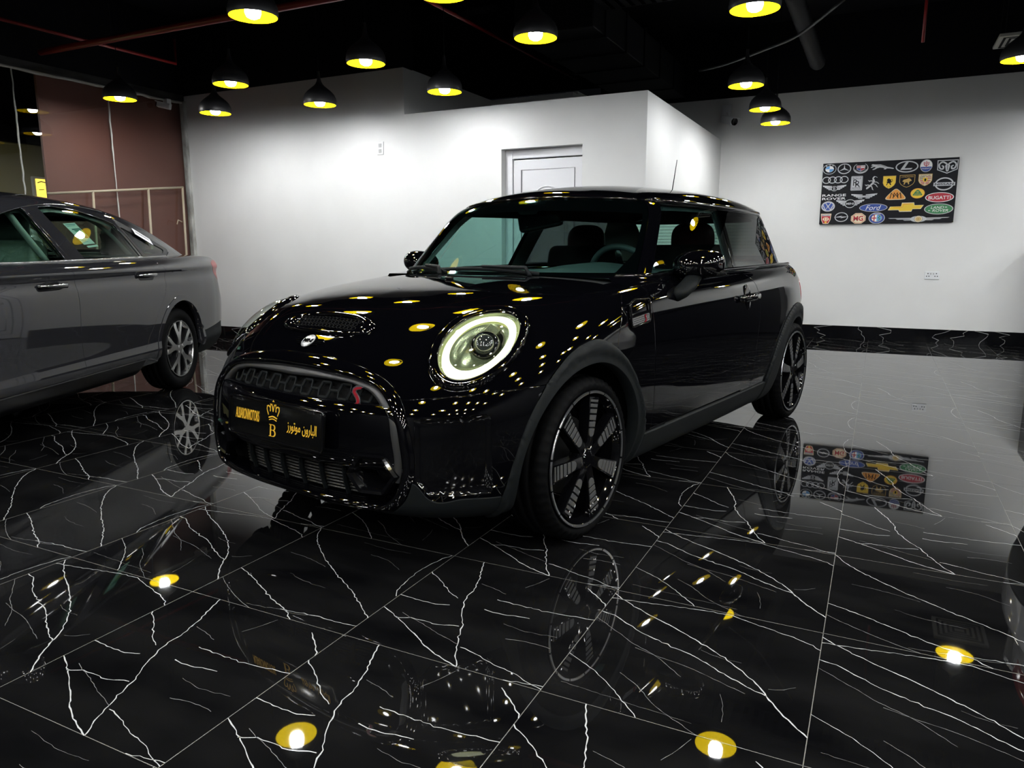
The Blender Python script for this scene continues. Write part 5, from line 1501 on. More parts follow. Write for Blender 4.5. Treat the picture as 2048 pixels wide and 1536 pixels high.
bm = B(); box(bm, (x1 - .06, yd - .002, .98), (x1 - .03, yd + .012, 1.14), .004); tube(bm, [(x1 - .045, yd, 1.05), (x1 - .045, yd - .05, 1.05), (x1 - .16, yd - .05, 1.05)], .009, 8); obj('door_handle', bm, SILV, leaf, True)
plain('trim_1', [((DX0 - .01, YL + .15, 0), (DX1 + .01, YL + .155, DZ + .01))], BLACKC)

# ---- glazed side: panes, sealant joints, head rail, painted panel and wall behind
pane = glass('shop_glass', (.90, .93, .91), 1.5)
js = [YF, -1.35, -.37, .60, 1.58, 2.56, 3.53, 4.51, 5.49, 6.43]
bm = B()
for a, b in zip(js, js[1:]):
    vs = [bm.verts.new(p) for p in ((XG, a + .006, .02), (XG, b - .006, .02), (XG, b - .006, 2.775), (XG, a + .006, 2.775))]; bm.faces.new(vs)
obj('window_1', bm, pane, kind='structure')
SEAL = pm('sealant', (.50, .49, .45), .7); bump(SEAL, 40, .6, .01)
bm = B(); r = random.Random(3)
for y in js[1:-1]:
    n = 40; tube(bm, [(XG + .004, y + r.gauss(0, .0025), .02 + 2.755 * i / n) for i in range(n + 1)], [.006 + .0035 * r.random() for _ in range(n + 1)], 5, flat=(1, 1.1))
obj('trim_2', bm, SEAL, kind='structure')
bm = B(); n = 120; tube(bm, [(XG + .01, YF + (6.43 - YF) * i / n, 2.775 + r.gauss(0, .003)) for i in range(n + 1)], [.011 + .006 * r.random() for _ in range(n + 1)], 6); obj('trim_3', bm, SEAL, kind='structure')
RAIL = pm('rail_black', (.012, .012, .013), .35); noise_into(RAIL, 'Base Color', 14, (.006, .006, .007), (.05, .05, .048), 8, stretch=(1, .25, 1))
plain('trim_4', [((XG - .05, YF, 2.79), (XG + .03, 6.44, 2.862))], RAIL)
PLAST = pm('rough_plaster', (.36, .36, .34), .9); noise_into(PLAST, 'Base Color', 9, (.14, .14, .13), (.60, .60, .57), 8, stretch=(1, 1, .4)); bump(PLAST, 30, .8, .01)
plain('trim_5', [((XG - .03, 6.43, 0), (XG + .03, YL, 2.80))], PLAST)
plain('trim_6', [((XG - .05, YF, 0), (XG + .02, 6.43, .02))], SATK)
plain('wall_painted', [((-7.65, 4.785, 0), (-7.62, YL, 2.86))], MAROON)
plain('wall_far', [((-10.15, YF, 0), (-10.0, 9, 2.42))], OLIVE)
plain('wall_far_upper', [((-10.15, YF, 2.42), (-9.9, 9, 3.7))], BLACKC)
# lit yellow picture box on the far wall
t = thing('lit_sign', 'small bright yellow lit sign on the olive wall beyond the glass', 'sign', (-9.998, 6.235, 1.66))
bm = B(); box(bm, (0, -.17, 0), (.05, .19, .36), .006); obj('case', bm, pm('box_white', (.6, .58, .5), .5), t)
bm = B(); box(bm, (.05, -.14, .03), (.056, .165, .33)); obj('face', bm, pm('lit_yellow', (.8, .6, .1), .5, emit=(1, .72, .10), es=1.6), t)
bm = B(); Mx = frame((.0565, -.14, .03), (0, 1, 0), (0, 0, 1))
stroke(bm, Mx, [(.02, .25), (.07, .27), (.16, .25), (.24, .24)], .012, .001); stroke(bm, Mx, [(.13, .13), (.19, .13), (.19, .19), (.13, .19)], .008, .001, True); stroke(bm, Mx, [(.14, .08), (.24, .07)], .010, .001); stroke(bm, Mx, [(.03, .16), (.10, .17)], .008, .001)
obj('mark', bm, SATK, t)
# pale pipe frame leaning before the red-brown panel
t = thing('pipe_frame', 'pale beige pipe frame leaning before the red-brown panel', 'frame', (-7.43, 5.55, 0))
PB = pm('beige_pipe', (.42, .36, .26), .55)
def pl(name, pts, r=.013):
    bm = B(); tube(bm, [Vector(p) - Vector((-7.43, 5.55, 0)) for p in pts], r, 8); return obj(name, bm, PB, t, True)
pl('top_rail', [(-7.495, 4.70, 1.625), (-7.495, 5.6, 1.725), (-7.495, 6.325, 1.805)])
for y, z, yb in ((6.315, 1.80, 6.20), (5.85, 1.752, 5.78), (5.18, 1.678, 5.16)): pl('post', [(-7.495, y, z), (-7.46, y - .045, z * .6), (-7.43, yb, .0)])
pl('hook', [(-7.47, 6.25, 1.40), (-7.46, 6.19, 1.42), (-7.46, 6.17, 1.37)], .007)

# ---- things on the walls
def cctv(name, label, loc, yaw, pitch, box_at, k=1.):
    t = thing(name, label, 'security camera', loc)
    R = Matrix.Rotation(yaw, 4, 'Z') @ Matrix.Rotation(pitch, 4, 'Y') @ Matrix.Scale(k, 4)
    bm = B(); box(bm, (-.075, -.032, -.028), (.075, .032, .030), .012, R, 3); obj('housing', bm, WHITEPL, t, True)
    bm = B(); box(bm, (-.075, -.037, .028), (.095, .037, .034), .003, R); obj('sun_shield', bm, WHITEPL, t)
    bm = B(); lathe(bm, [(.0, .0), (.027, .0), (.030, .006), (.030, -.01)], 24, M=R @ Matrix.Translation((.076, 0, 0)) @ Matrix.Rotation(PI / 2, 4, 'Y')); obj('lens', bm, GLOSSK, t, True)
    bm = B(); tube(bm, [R @ Vector((-.03, 0, .02)), Vector(box_at) * .6, Vector(box_at)], .012, 8); obj('arm', bm, WHITEPL, t, True)
    bm = B(); b = Vector(box_at); box(bm, (b.x - .035 * k, b.y - .03, b.z - .045 * k), (b.x + .035 * k, b.y + .03, b.z + .05 * k), .006); obj('mount_box', bm, WHITEPL, t)
    return t
cctv('security_camera', 'white bullet camera with dark lens on the wall above the logo board', (-1.800, YR - .14, 2.615), math.radians(-40), math.radians(16), (-.045, .10, .13), 1.45)
cctv('security_camera', 'white bullet camera mounted high on the red-brown panel edge', (-7.42, 6.09, 2.68), math.radians(-150), math.radians(-12), (-.09, .12, .05))
t = thing('wall_switch', 'small white switch plate high on the white wall', 'switch', (-4.724, YL, 2.10))
bm = B(); box(bm, (-.042, -.008, -.065), (.042, 0, .065), .004); obj('plate', bm, WHITEPL, t)
bm = B(); box(bm, (-.018, -.012, .008), (.018, -.007, .045), .002); obj('rocker', bm, pm('grey_plastic', (.4, .4, .4), .5), t)
bm = B(); box(bm, (-.018, -.012, -.045), (.018, -.007, -.010), .002); obj('rocker', bm, pm('grey_plastic', (.4, .4, .4), .5), t)
t = thing('wall_socket', 'white double power socket on the white wall below the logo board', 'socket', (.533, YR, .769))
bm = B(); box(bm, (-.075, -.010, -.044), (.075, 0, .044), .004); obj('plate', bm, WHITEPL, t)
for s in (-1, 1):
    for dx, dz in ((0, .022), (-.012, -.009), (.012, -.009)):
        bm = B(); box(bm, (s * .042 + dx - .005, -.012, dz - .005), (s * .042 + dx + .005, -.009, dz + .005)); obj('pin_hole', bm, DARK, t)
    bm = B(); box(bm, (s * .014 - .006, -.013, .010), (s * .014 + .006, -.009, .028), .001); obj('rocker', bm, pm('grey_plastic', (.4, .4, .4), .5), t)

# ---- dark counter along the back wall, just beyond the right edge (mirrored in the floor)
t = thing('display_counter', 'long dark counter beyond the right edge, seen only mirrored in the floor', 'counter', (1.54, YR - .04, 0))
CB = pm('dark_laminate', (.006, .006, .007), .3)
bm = B(); box(bm, (0, -.58, .06), (3.9, 0, 1.14), .004); obj('body', bm, CB, t)
bm = B(); box(bm, (0, -.62, 1.14), (3.92, 0, 1.19), .006); obj('counter_top', bm, CB, t)
bm = B(); box(bm, (.05, -.54, 0), (3.85, -.02, .06)); obj('plinth', bm, CB, t)

# ---- ceiling services
def on_z(u, v, z):
    f = FPX_; d = FW_ * f + RI_ * (u - 1024) - UP_ * (v - 768); k = (z - CH_) / d.z; return Vector((0, 0, CH_)) + d * k
CH_ = 1.05616; FPX_ = 1468.42
_f = Vector((-math.sin(.460670), math.cos(.460670), 0)); RI_ = Vector((math.cos(.460670), math.sin(.460670), 0)); _u = Vector((0, 0, 1))
FW_ = _f * math.cos(.179561) - _u * math.sin(.179561); UP_ = _u * math.cos(.179561) + _f * math.sin(.179561)
def pipe(name, label, cat, pts, r, mat, hang=True, group=None):
    bm = B(); tube(bm, pts, r, 12); o = obj(name, bm, mat, None, True); tag(o, label, cat, group)
    if hang:
        a, b = Vector(pts[0]), Vector(pts[-1]); L = (b - a).length; n = max(1, int(L / 1.6))
        for k in range(n):
            p = a.lerp(b, (k + .5) / n); bm = B(); tube(bm, [p + Vector((0, 0, r)), (p.x, p.y, 3.7)], .006, 6); obj('hanger_rod', bm, BLACKD, o)
    return o
a = Vector((-6.95, 4.75, 3.05)); 
p0, p1 = on_z(82, 103, 2.95), on_z(640, 0, 2.95)
pipe('sprinkler_pipe', 'thick dark red sprinkler pipe under the black ceiling, above the grey saloon', 'pipe', [p0, p0.lerp(p1, .5), p1, p1 + (p1 - p0) * .8], .030, PIPER)
q0, q1 = on_z(-60, 20, 3.06), on_z(353, 126, 3.06)
pipe('sprinkler_pipe', 'thin red sprinkler branch running to the corner over the red-brown panel', 'pipe', [q0, q0.lerp(q1, .5), q1, q1 + Vector((0, 0, .25))], .016, PIPER)
q0, q1 = on_z(830, -14, 3.15), on_z(1152, 158, 3.15)
pipe('sprinkler_pipe', 'thin red sprinkler pipe running above the white block in the middle', 'pipe', [q0, q0.lerp(q1, .5), q1], .016, PIPER)
q = on_z(1847, 86, 3.0)
pipe('sprinkler_pipe', 'short red drop pipe hanging from the ceiling above the logo board', 'pipe', [q, q + Vector((0, 0, .68))], .014, PIPER, False)
bm = B(); box(bm, (-3.10, 6.3, 2.93), (-2.35, 9.6, 3.28), .01)
for y in np.arange(6.6, 9.6, .6): box(bm, (-3.115, y - .015, 2.915), (-2.335, y + .015, 3.295))
tag(obj('air_duct', bm, BLACKD), 'black rectangular air duct running back over the white block', 'duct')
bm = B(); q0, q1 = on_z(1585, -20, 3.30), on_z(1637, 128, 3.02); n = 36
tube(bm, [q0.lerp(q1, i / n) for i in range(n + 1)], [.072 + .010 * (i % 2) for i in range(n + 1)], 20); tag(obj('flexible_duct', bm, BLACKD, None, True), 'black ribbed flexible duct dropping between the ceiling lamps', 'duct')
bm = B(); x0, x1 = -2.3, 2.2; yq = 6.15
box(bm, (x0, yq, 3.10), (x1, yq + .012, 3.18)); box(bm, (x0, yq + .32, 3.10), (x1, yq + .332, 3.18))
for x in np.arange(x0, x1, .09): box(bm, (x, yq + .012, 3.10), (x + .05, yq + .32, 3.104))
tag(obj('cable_tray', bm, BLACKD), 'black perforated cable tray crossing under the ceiling', 'cable tray')
bm = B(); tube(bm, smooth_poly([tuple(on_z(1400, 142, 2.86)), tuple(on_z(1450, 130, 2.85)), tuple(on_z(1540, 97, 2.84)), tuple(on_z(1600, 70, 2.85)), tuple(on_z(1690, 0, 2.9))], 6, False).tolist(), .012, 8); tag(obj('sagging_cable', bm, pm('grey_cable', (.05, .05, .05), .5), None, True), 'dark sagging cable under the ceiling near the back wall lamps', 'cable')
bm = B(); tube(bm, smooth_poly([tuple(on_z(560, 82, 3.45)), tuple(on_z(690, 60, 3.45)), tuple(on_z(820, 44, 3.45)), tuple(on_z(1000, 10, 3.45))], 6, False).tolist(), .05, 12); tag(obj('overhead_pipe', bm, BLACKD, None, True), 'black pipe crossing the ceiling behind the left lamps', 'pipe')
# square ceiling vent at the right
c0 = on_z(2000, 76, 2.98); t = thing('ceiling_vent', 'white square air vent hanging under the black ceiling at the right edge', 'vent', c0, 0)
bm = B(); box(bm, (0, 0, 0), (.50, .48, .03), .006); obj('frame', bm, pm('dusty_white', (.40, .39, .35), .6), t)
for k in range(4):
    bm = B(); o = .05 + .048 * k; stroke(bm, frame((0, 0, -.001), (1, 0, 0), (0, -1, 0)), [(o, -o), (.50 - o, -o), (.50 - o, -.48 + o), (o, -.48 + o)], .022, .002, True); obj('slot', bm, DARK, t)
for x, y in ((.05, .05), (.45, .05), (.05, .43), (.45, .43)):
    bm = B(); tube(bm, [(x, y, .03), (x, y, 3.7 - c0.z)], .005, 6); obj('hanger_rod', bm, BLACKD, t)

# ---- pendant lamps
SHADE_O = pm('shade_black', (.022, .022, .024), .40); SHADE_I = pm('shade_gold', (.17, .118, .0010), .6, spec=0.)
BULB = pm('bulb_white', (1, 1, 1), .5, emit=(.94, .97, 1.0), es=LAMP)
def make_pendant(loc, label, group):
    t = thing('pendant_lamp', label, 'lamp', loc, 0, group)
    prof = [(.1500, 0), (.1530, .012), (.1545, .03), (.150, .062), (.135, .095), (.108, .124), (.078, .148), (.052, .168), (.034, .188), (.022, .212), (.0145, .245), (.012, .275), (.012, .30)]
    bm = B(); lathe(bm, prof, 40, caps=False); sh = obj('shade', bm, SHADE_O, t, True)
    bm = B(); lathe(bm, [(max(r - .003, .008), z if i else .0) for i, (r, z) in enumerate(prof[:-2])][::-1], 40, caps=False); lathe(bm, [(.147, 0), (.150, 0)], 40, caps=False); obj('shade_lining', bm, SHADE_I, sh, True)
    bm = B(); tube(bm, [(0, 0, .295), (0, 0, 3.70 - loc[2])], .0035, 6); obj('cord', bm, SATK, t)
    bm = B(); lathe(bm, [(.020, .15), (.020, .108), (.030, .094)], 20); obj('socket', bm, WHITEPL, t, True)
    bm = B(); lathe(bm, [(.028, .095), (.044, .083), (.049, .062), (.049, .022), (.040, -.001), (.022, -.011), (0, -.013)], 20, caps=False); obj('bulb', bm, BULB, t, True)
    return t
PEND = [((-3.64, 3.70), 'black pendant lamp at the top edge of the photo above the red pipe'), ((-6.84, 5.11), 'black pendant lamp hanging in front of the red-brown panel'), ((-5.26, 5.03), 'larger lamp of the close pair at the left end of the white wall'),
        ((-6.09, 5.60), 'smaller lamp of the close pair at the left end of the white wall'), ((-3.74, 4.97), 'black pendant lamp above the wall switch, at the step in the white wall'), ((-4.88, 5.75), 'small black pendant lamp close to the middle of the white left wall'),
        ((-3.53, 5.80), 'black pendant lamp over the dark gap on top of the white block'), ((-2.26, 4.93), 'black pendant lamp above the white door'), ((-.81, 4.97), 'largest pendant lamp at the top edge, nearest over the black hatchback'),
        ((-1.17, 6.94), 'first and highest of the three pendant lamps near the wall camera'), ((-1.16, 8.04), 'middle of the three pendant lamps near the wall camera'), ((-1.125, 8.6), 'lowest of the three pendant lamps near the wall camera, closest to the wall'),
        ((.86, 7.15), 'black pendant lamp at the right edge below the ceiling vent'), ((-2.37, 3.89), 'pendant lamp just showing at the top edge above the windscreen')]
z_of = {9: 2.46, 10: 2.44, 11: 2.386, 3: 2.415, 5: 2.418, 1: 2.53, 6: 2.42}
first = None; GP = 'black pendant lamps with gold lining'
for i, ((x, y), lab) in enumerate(PEND):
    z = z_of.get(i, 2.5)
    if first is None: first = make_pendant((x, y, z), lab, GP)
    else: dup(first, (x, y, z), 0, lab, GP)
def frame_uv(P):
    d = Vector(P) - Vector((0, 0, CH_)); w = d.dot(FW_)
    return None if w < .05 else (1024 + FPX_ * d.dot(RI_) / w, 768 - FPX_ * d.dot(UP_) / w)
def shows(P, m=70):
    q = frame_uv(P); return q is not None and -m < q[0] < 2048 + m and -m < q[1] < 1536 + m
BEH = 'pendant lamps outside the photo'
for x in (-6.7, -5.2, -3.72, -2.3, -.8, .7, 1.8, 2.8, 3.9):  # the right-hand columns are unseen lamps added to brighten the back wall
    for y in (-3.1, -2.0, -.85, .3, 1.45, 2.6, 3.75, 4.95, 6.1, 7.2, 8.4):
        if x < -4.5 and y > .4: continue
        if x < -6 or (y > 3 and x < .5): continue
        if shows((x, y, 2.5)) or shows((x, y, 2.7)) or shows((x, y, -2.5)): continue
        dup(first, (x, y, 2.5), 0, 'unseen black pendant lamp with gold lining, hanging outside the photo', BEH)
dup(first, (2.05, 9.15, 2.5), 0, 'unseen black pendant lamp with gold lining, hanging outside the photo', BEH)  # extra unseen lamp, added for more light on the back wall
for y in (.6, 2.0, 3.2, 4.1): dup(first, (-8.9, y, 2.5), 0, 'unseen black pendant lamp with gold lining, hanging outside the photo', BEH)  # invented lamps behind the glass, added so the olive wall is lit
# ================================================================== canvas board of car emblems on the back wall
E_ = dict(K=pm('board_black', (.006, .006, .009), .6, spec=.2), S=pm('print_silver', (.50, .51, .53), .45), D=pm('print_grey', (.16, .16, .17), .5), W=pm('print_white', (.78, .78, .78), .5), B=pm('print_blue', (.02, .06, .30), .5), LB=pm('print_light_blue', (.12, .34, .68), .5),
          R=pm('print_red', (.42, .012, .03), .5), Y=pm('print_yellow', (.82, .55, .03), .5), G=pm('print_gold', (.52, .33, .08), .45), O=pm('print_orange', (.75, .30, .04), .5), GR=pm('print_green', (.03, .20, .07), .5), C=pm('print_cream', (.72, .62, .42), .5))
EK = list(E_)
BT = thing('emblem_board', 'wide black canvas board covered with car emblems on the back wall', 'board', (-.7, YR - .004, 1.36))
bw, bh = 1.385, .700
bm = B(); box(bm, (0, -.035, 0), (bw, 0, bh), .003); obj('canvas', bm, E_['K'], BT)
MB_ = frame((0, -.0352, 0), (1, 0, 0), (0, 0, 1))
def at(px, py):
    """position on the board of a point measured on the photo"""
    v = (py - 1006.5) / (1409 - 1006.5); xl = 778 + (752 - 778) * v; xr = 1607 + (1565 - 1607) * v; u = (px - xl) / (xr - xl)
    t = 1028 + (985 - 1028) * u; b = 1418 + (1400 - 1418) * u; v = (py - t) / (b - t)
    v = min(max(v, 0), 1); xl = 778 + (752 - 778) * v; xr = 1607 + (1565 - 1607) * v; u = (px - xl) / (xr - xl)
    return Vector((u * bw, (1 - v) * bh))
PXM = bw / 821.
class Em:
    def __init__(s, px, py): s.o = at(px, py); s.bm = B(); s.l = 0
    def p(s, pts): return [(s.o.x + x * PXM, s.o.y + y * PXM) for x, y in pts]
    def _m(s, n, c):
        s.bm.faces.ensure_lookup_table()
        for f in s.bm.faces[n:]: f.material_index = EK.index(c)
        s.l += 1
    def fill(s, pts, c):
        n = len(s.bm.faces); prism(s.bm, s.p(pts), s.l * .0003, s.l * .0003 + .0005, MB_); s._m(n, c); return s
    def line(s, pts, w, c, closed=False):
        n = len(s.bm.faces); stroke(s.bm, MB_, s.p(pts), [q * PXM for q in w] if isinstance(w, (list, tuple)) else w * PXM, .0005, closed, s.l * .0003); s._m(n, c); return s
    def text(s, t, x, y, w, h, c, shear=0., bold=.0):
        n = len(s.bm.faces); add_text(s.bm, MB_, t, (s.o.x + x * PXM, s.o.y + y * PXM), w * PXM, h * PXM, s.l * .0003, .0005, shear, bold); s._m(n, c); return s
    def done(s, label):
        o = obj('emblem', s.bm, [E_[k] for k in EK], BT); o['label'] = label; return o
def oval(rx, ry, n=40, x=0, y=0): return ring(x, y, rx, ry, n)
def shield(w, h, k=.35): return [(-w, h), (w, h), (w, -h * .1), (w * .80, -h * .5), (w * .4, -h * .82), (0, -h), (-w * .4, -h * .82), (-w * .80, -h * .5), (-w, -h * .1)]
def wing(s, e, x0, x1, y, h, c, n=4):
    for i in range(n):
        f = 1 - i * .20; yy = y - i * h / n
        e.fill([(s * x0, yy), (s * (x0 + (x1 - x0) * f), yy + h * .18 * (1 - i / n)), (s * (x0 + (x1 - x0) * (f - .06)), yy - h / n * .55), (s * x0, yy - h / n * .62)][::s], c)
# first row
e = Em(819, 1063); e.fill(oval(43, 35), 'S').fill(oval(40, 32), 'K').fill(oval(27, 21), 'W')
e.fill([(0, 0)] + arc(0, 0, 26, 20, 90, 180, 10), 'LB').fill([(0, 0)] + arc(0, 0, 26, 20, 270, 360, 10), 'LB'); e.text('B', -20, 22, 9, 9, 'W').text('M', 0, 27, 11, 9, 'W').text('W', 21, 22, 12, 9, 'W'); e.done('round emblem with blue and white quarters')
e = Em(914, 1060); e.line(oval(40, 32), 6, 'S', True)
for a in (90, 210, 330): x, y = 38 * math.cos(math.radians(a)), 30 * math.sin(math.radians(a)); nx, ny = -math.sin(math.radians(a)) * 5, math.cos(math.radians(a)) * 5; e.fill([(nx, ny), (-nx, -ny), (x, y)][::-1], 'S')
e.done('silver three-pointed star in a ring')
e = Em(1018, 1055); e.line(arc(0, 0, 44, 33, 125, 415, 40), [2 + 5 * math.sin(PI * i / 39) for i in range(40)], 'S').line(arc(0, 0, 37, 27, 200, 340, 24), 3, 'S').fill([(-28, 18), (28, 18), (25, -10), (0, -22), (-25, -10)][::-1], 'S')
e.fill([(-25, 15), (-1, 15), (-1, 1), (-25, 1)][::-1], 'R').fill([(1, 15), (25, 15), (24, 1), (1, 1)][::-1], 'W').fill([(-24, -1), (-1, -1), (-1, -18), (-22, -9)][::-1], 'B').fill([(1, -1), (24, -1), (22, -9), (1, -18)][::-1], 'R'); e.line([(2, 10), (24, 10)], 3, 'R').line([(-24, 8), (-2, 8)], 3, 'W'); e.done('silver wreath round a coloured crest')
e = Em(1150, 1045); e.fill([(-68, 10), (-60, 18), (-48, 16), (-38, 15), (-10, 14), (12, 6), (34, -4), (52, -8), (72, -14), (70, -19), (48, -15), (30, -14), (22, -20), (10, -18), (16, -12), (2, -8), (-14, -6), (-30, -10), (-44, -18), (-58, -20), (-56, -15), (-44, -9), (-38, -2), (-50, 0), (-64, -6), (-70, -4), (-62, 3), (-52, 6), (-60, 8)][::-1], 'S').line([(-30, 9), (0, 6), (24, -4)], 3, 'D'); e.done('silver leaping cat')
e = Em(1300, 1046); e.line(oval(64, 34), 7, 'S', True).fill([(-8, 30), (10, 33), (-14, -10), (34, -10), (24, -19), (-38, -19)][::-1], 'S'); e.done('silver oval with a letter L')
e = Em(1414, 1040); e.fill(oval(36, 40), 'S').fill(oval(33, 37), 'W').fill(arc(0, 0, 33, 37, 190, 350, 24), 'B'); e.line([(0, -6), (0, 30)], 4, 'R').line(smooth_poly([(-14, 24), (-12, 6), (0, 0), (12, 6), (14, 24)], 5, False), 4, 'R').line([(-7, 24), (-6, 8)], 3, 'R').line([(7, 24), (6, 8)], 3, 'R').text('MASERATI', 0, -18, 50, 8, 'W'); e.done('oval emblem with a red trident')
e = Em(1537, 1045); e.fill([(-60, 42), (60, 42), (58, -20), (0, -45), (-58, -20)][::-1], 'S').fill([(-55, 37), (55, 37), (53, -17), (0, -39), (-53, -17)][::-1], 'K')
for s in (1, -1): e.line(smooth_poly([(s * 6, 18), (s * 30, 30), (s * 48, 14), (s * 42, -10), (s * 26, -14), (s * 24, 2), (s * 34, 6)], 5, False), [9] * 26 + [6] * 5, 'S')
e.fill([(-8, 18), (8, 18), (14, 4), (7, -28), (0, -33), (-7, -28), (-14, 4)][::-1], 'S').line([(0, 12), (0, -22)], 3, 'K'); e.done('silver shield with a ram head')
# second row
e = Em(856, 1131)
for i in range(4): e.line(oval(25, 21, 32, -56 + i * 37.5, 0), 5, 'S', True)
e.done('four linked silver rings')
e = Em(992, 1152); e.fill(round_poly([(-36, -48), (36, -48), (36, 48), (-36, 48)], 6), 'S').fill(round_poly([(-33, -45), (33, -45), (33, 45), (-33, 45)], 5), 'D').fill(round_poly([(-31, -43), (31, -43), (31, 43), (-31, 43)], 5), 'S').text('ROLLS', 0, 33, 50, 12, 'K').text('ROYCE', 0, -33, 50, 12, 'K').text('R', -7, 5, 30, 42, 'K').text('R', 7, -5, 30, 42, 'K'); e.done('silver plate with two letters R')
e = Em(1090, 1150); e.line(smooth_poly([(-36, -38), (-18, -22), (-2, -6), (8, 12), (2, 30), (12, 42), (28, 36)], 6, False), [6, 8] + [12] * 20 + [8] * 8 + [3] * 7, 'S')
for a, b in (((-14, -18), (-40, -14)), ((-12, -18), (4, -42)), ((6, 8), (-22, 14)), ((8, 6), (36, -2)), ((4, -4), (30, -24))): e.line([a, ((a[0] + b[0]) / 2 + 3, (a[1] + b[1]) / 2 + 4), b], 5, 'S').line([(b[0] - 5, b[1] + 5), b, (b[0] + 5, b[1] - 5)], 3, 'S')
e.done('silver lizard')
e = Em(1193, 1145); e.fill(shield(39, 42)[::-1], 'G').fill(shield(36, 39)[::-1], 'Y'); e.fill([(-12, 22), (-2, 26), (6, 18), (14, 20), (10, 10), (16, 2), (8, -4), (14, -20), (6, -18), (2, -8), (-8, -6), (-14, -22), (-18, -18), (-12, -4), (-18, 4), (-10, 6), (-16, 14)][::-1], 'K').line([(12, 0), (20, 8), (16, 20)], 3, 'K').text('S F', 0, -30, 22, 7, 'K'); e.done('yellow shield with a black prancing horse')
e = Em(1300, 1138); e.fill(shield(46, 41)[::-1], 'G').fill(shield(43, 38)[::-1], 'K').text('LAMBORGHINI', 0, 29, 72, 9, 'G').fill([(-28, 0), (-20, 10), (-4, 14), (10, 20), (22, 12), (28, 2), (20, 0), (12, -6), (14, -20), (8, -20), (4, -8), (-8, -8), (-14, -22), (-20, -20), (-16, -6)][::-1], 'G'); e.done('black shield with a gold bull')
e = Em(1407, 1130); e.fill(shield(40, 39)[::-1], 'G').fill(shield(37, 36)[::-1], 'C').text('PORSCHE', 0, 29, 58, 9, 'K')
for s in (1, -1):
    for i in range(3): e.fill([(s * 3, -2 - i * 10), (s * (32 - i * 5), -2 - i * 10), (s * (30 - i * 5), -7 - i * 10), (s * 3, -7 - i * 10)][::-s], 'R'); e.fill([(-s * 3 * 1, 22 - i * 7), (s * -34, 22 - i * 7), (s * -34, 19 - i * 7), (s * -3, 19 - i * 7)][::s], 'K' if s > 0 else 'R')
e.fill(shield(14, 14)[::-1], 'Y').fill([(-4, 8), (4, 9), (7, 0), (3, -9), (-3, -8), (-6, 0)][::-1], 'K'); e.done('gold crest with red and black stripes')
e = Em(1517, 1155); e.line(oval(50, 38), 8, 'S', True).fill([(-62, 10), (62, 10), (62, -12), (-62, -12)][::-1], 'S').text('NISSAN', 0, -1, 108, 14, 'K', bold=.02); e.done('silver ring crossed by a name bar')
# third row
e = Em(850, 1187)
for s in (1, -1): wing(s, e, 16, 76, 18, 30, 'S')
e.fill(oval(20, 17), 'S').fill(oval(17, 14), 'K').text('B', 0, 0, 14, 20, 'S'); e.done('silver wings with a letter B')
e = Em(848, 1240); e.text('RANGE', 0, 11, 152, 16, 'W', bold=.01).text('ROVER', 0, -12, 152, 16, 'W', bold=.01); e.done('two white words one above the other')
e = Em(1038, 1237)
for s in (1, -1): wing(s, e, 10, 82, 14, 30, 'S', 4)
e.fill([(-34, 6), (34, 6), (34, -5), (-34, -5)][::-1], 'S').text('ASTON MARTIN', 0, 0, 62, 7, 'D'); e.done('silver wings with a narrow name bar')
tri = smooth_poly([(0, 36), (34, 10), (60, -30), (0, -36), (-60, -30), (-34, 10)], 6)
e = Em(1232, 1222); e.fill([tuple(p) for p in tri][::-1], 'C').fill([(x * .92, y * .90) for x, y in tri][::-1], 'O')
for d in (-9, 9): e.line([(d - 24, -26), (d - 18, 10), (d, -14), (d + 18, 10), (d + 24, -26)], 5, 'K')
e.done('orange curved triangle with two letters M')
e = Em(1362, 1215); e.fill(oval(42, 33), 'O').fill(oval(39, 30), 'Y').fill(smooth_poly([(0, 24), (26, -6), (22, -14), (-22, -14), (-26, -6)], 6)[::-1], 'GR').text('LOTUS', 0, -7, 38, 11, 'Y').text('ABC', 0, 10, 16, 11, 'Y'); e.done('yellow roundel with a dark green triangle')
e = Em(1489, 1240); e.fill(oval(83, 32), 'W').fill(oval(78, 28), 'R').text('BUGATTI', 0, -2, 128, 22, 'W', bold=.01); e.done('red oval with a white name')
# fourth row
e = Em(810, 1302); e.fill(oval(44, 35), 'S').fill(oval(40, 31), 'B').line(oval(37, 28.5), 4, 'S', True).line([(-18, 26), (0, -2), (18, 26)], 5, 'S').line([(-34, 12), (-16, -24), (0, 2), (16, -24), (34, 12)], 5, 'S'); e.done('blue roundel with letters V and W')
e = Em(950, 1283)
for s in (1, -1): wing(s, e, 22, 90, 20, 36, 'S', 4)
e.fill(oval(34, 29), 'S').fill(oval(30, 25), 'K').text('MINI', 0, 0, 48, 14, 'S', bold=.02); e.done('silver wings round a black disc with a name')
e = Em(1095, 1308); e.fill(oval(87, 27), 'S').fill(oval(83, 24), 'B').text('Ford', 0, 0, 96, 32, 'W', .35); e.done('blue oval with a slanted white name')
e = Em(1297, 1302); bt = [(-100, 4), (-34, 4), (-30, 28), (42, 28), (46, 10), (100, 10), (84, -16), (36, -16), (30, -32), (-42, -32), (-48, -20), (-112, -20)]
e.fill([(x * 1.0, y) for x, y in bt][::-1], 'C').fill([(x * .955, y * .84 - .2) for x, y in bt][::-1], 'Y').line([(-80, -2), (-24, -2), (-20, 18), (30, 18)], 3, 'O'); e.done('gold bow-tie cross')
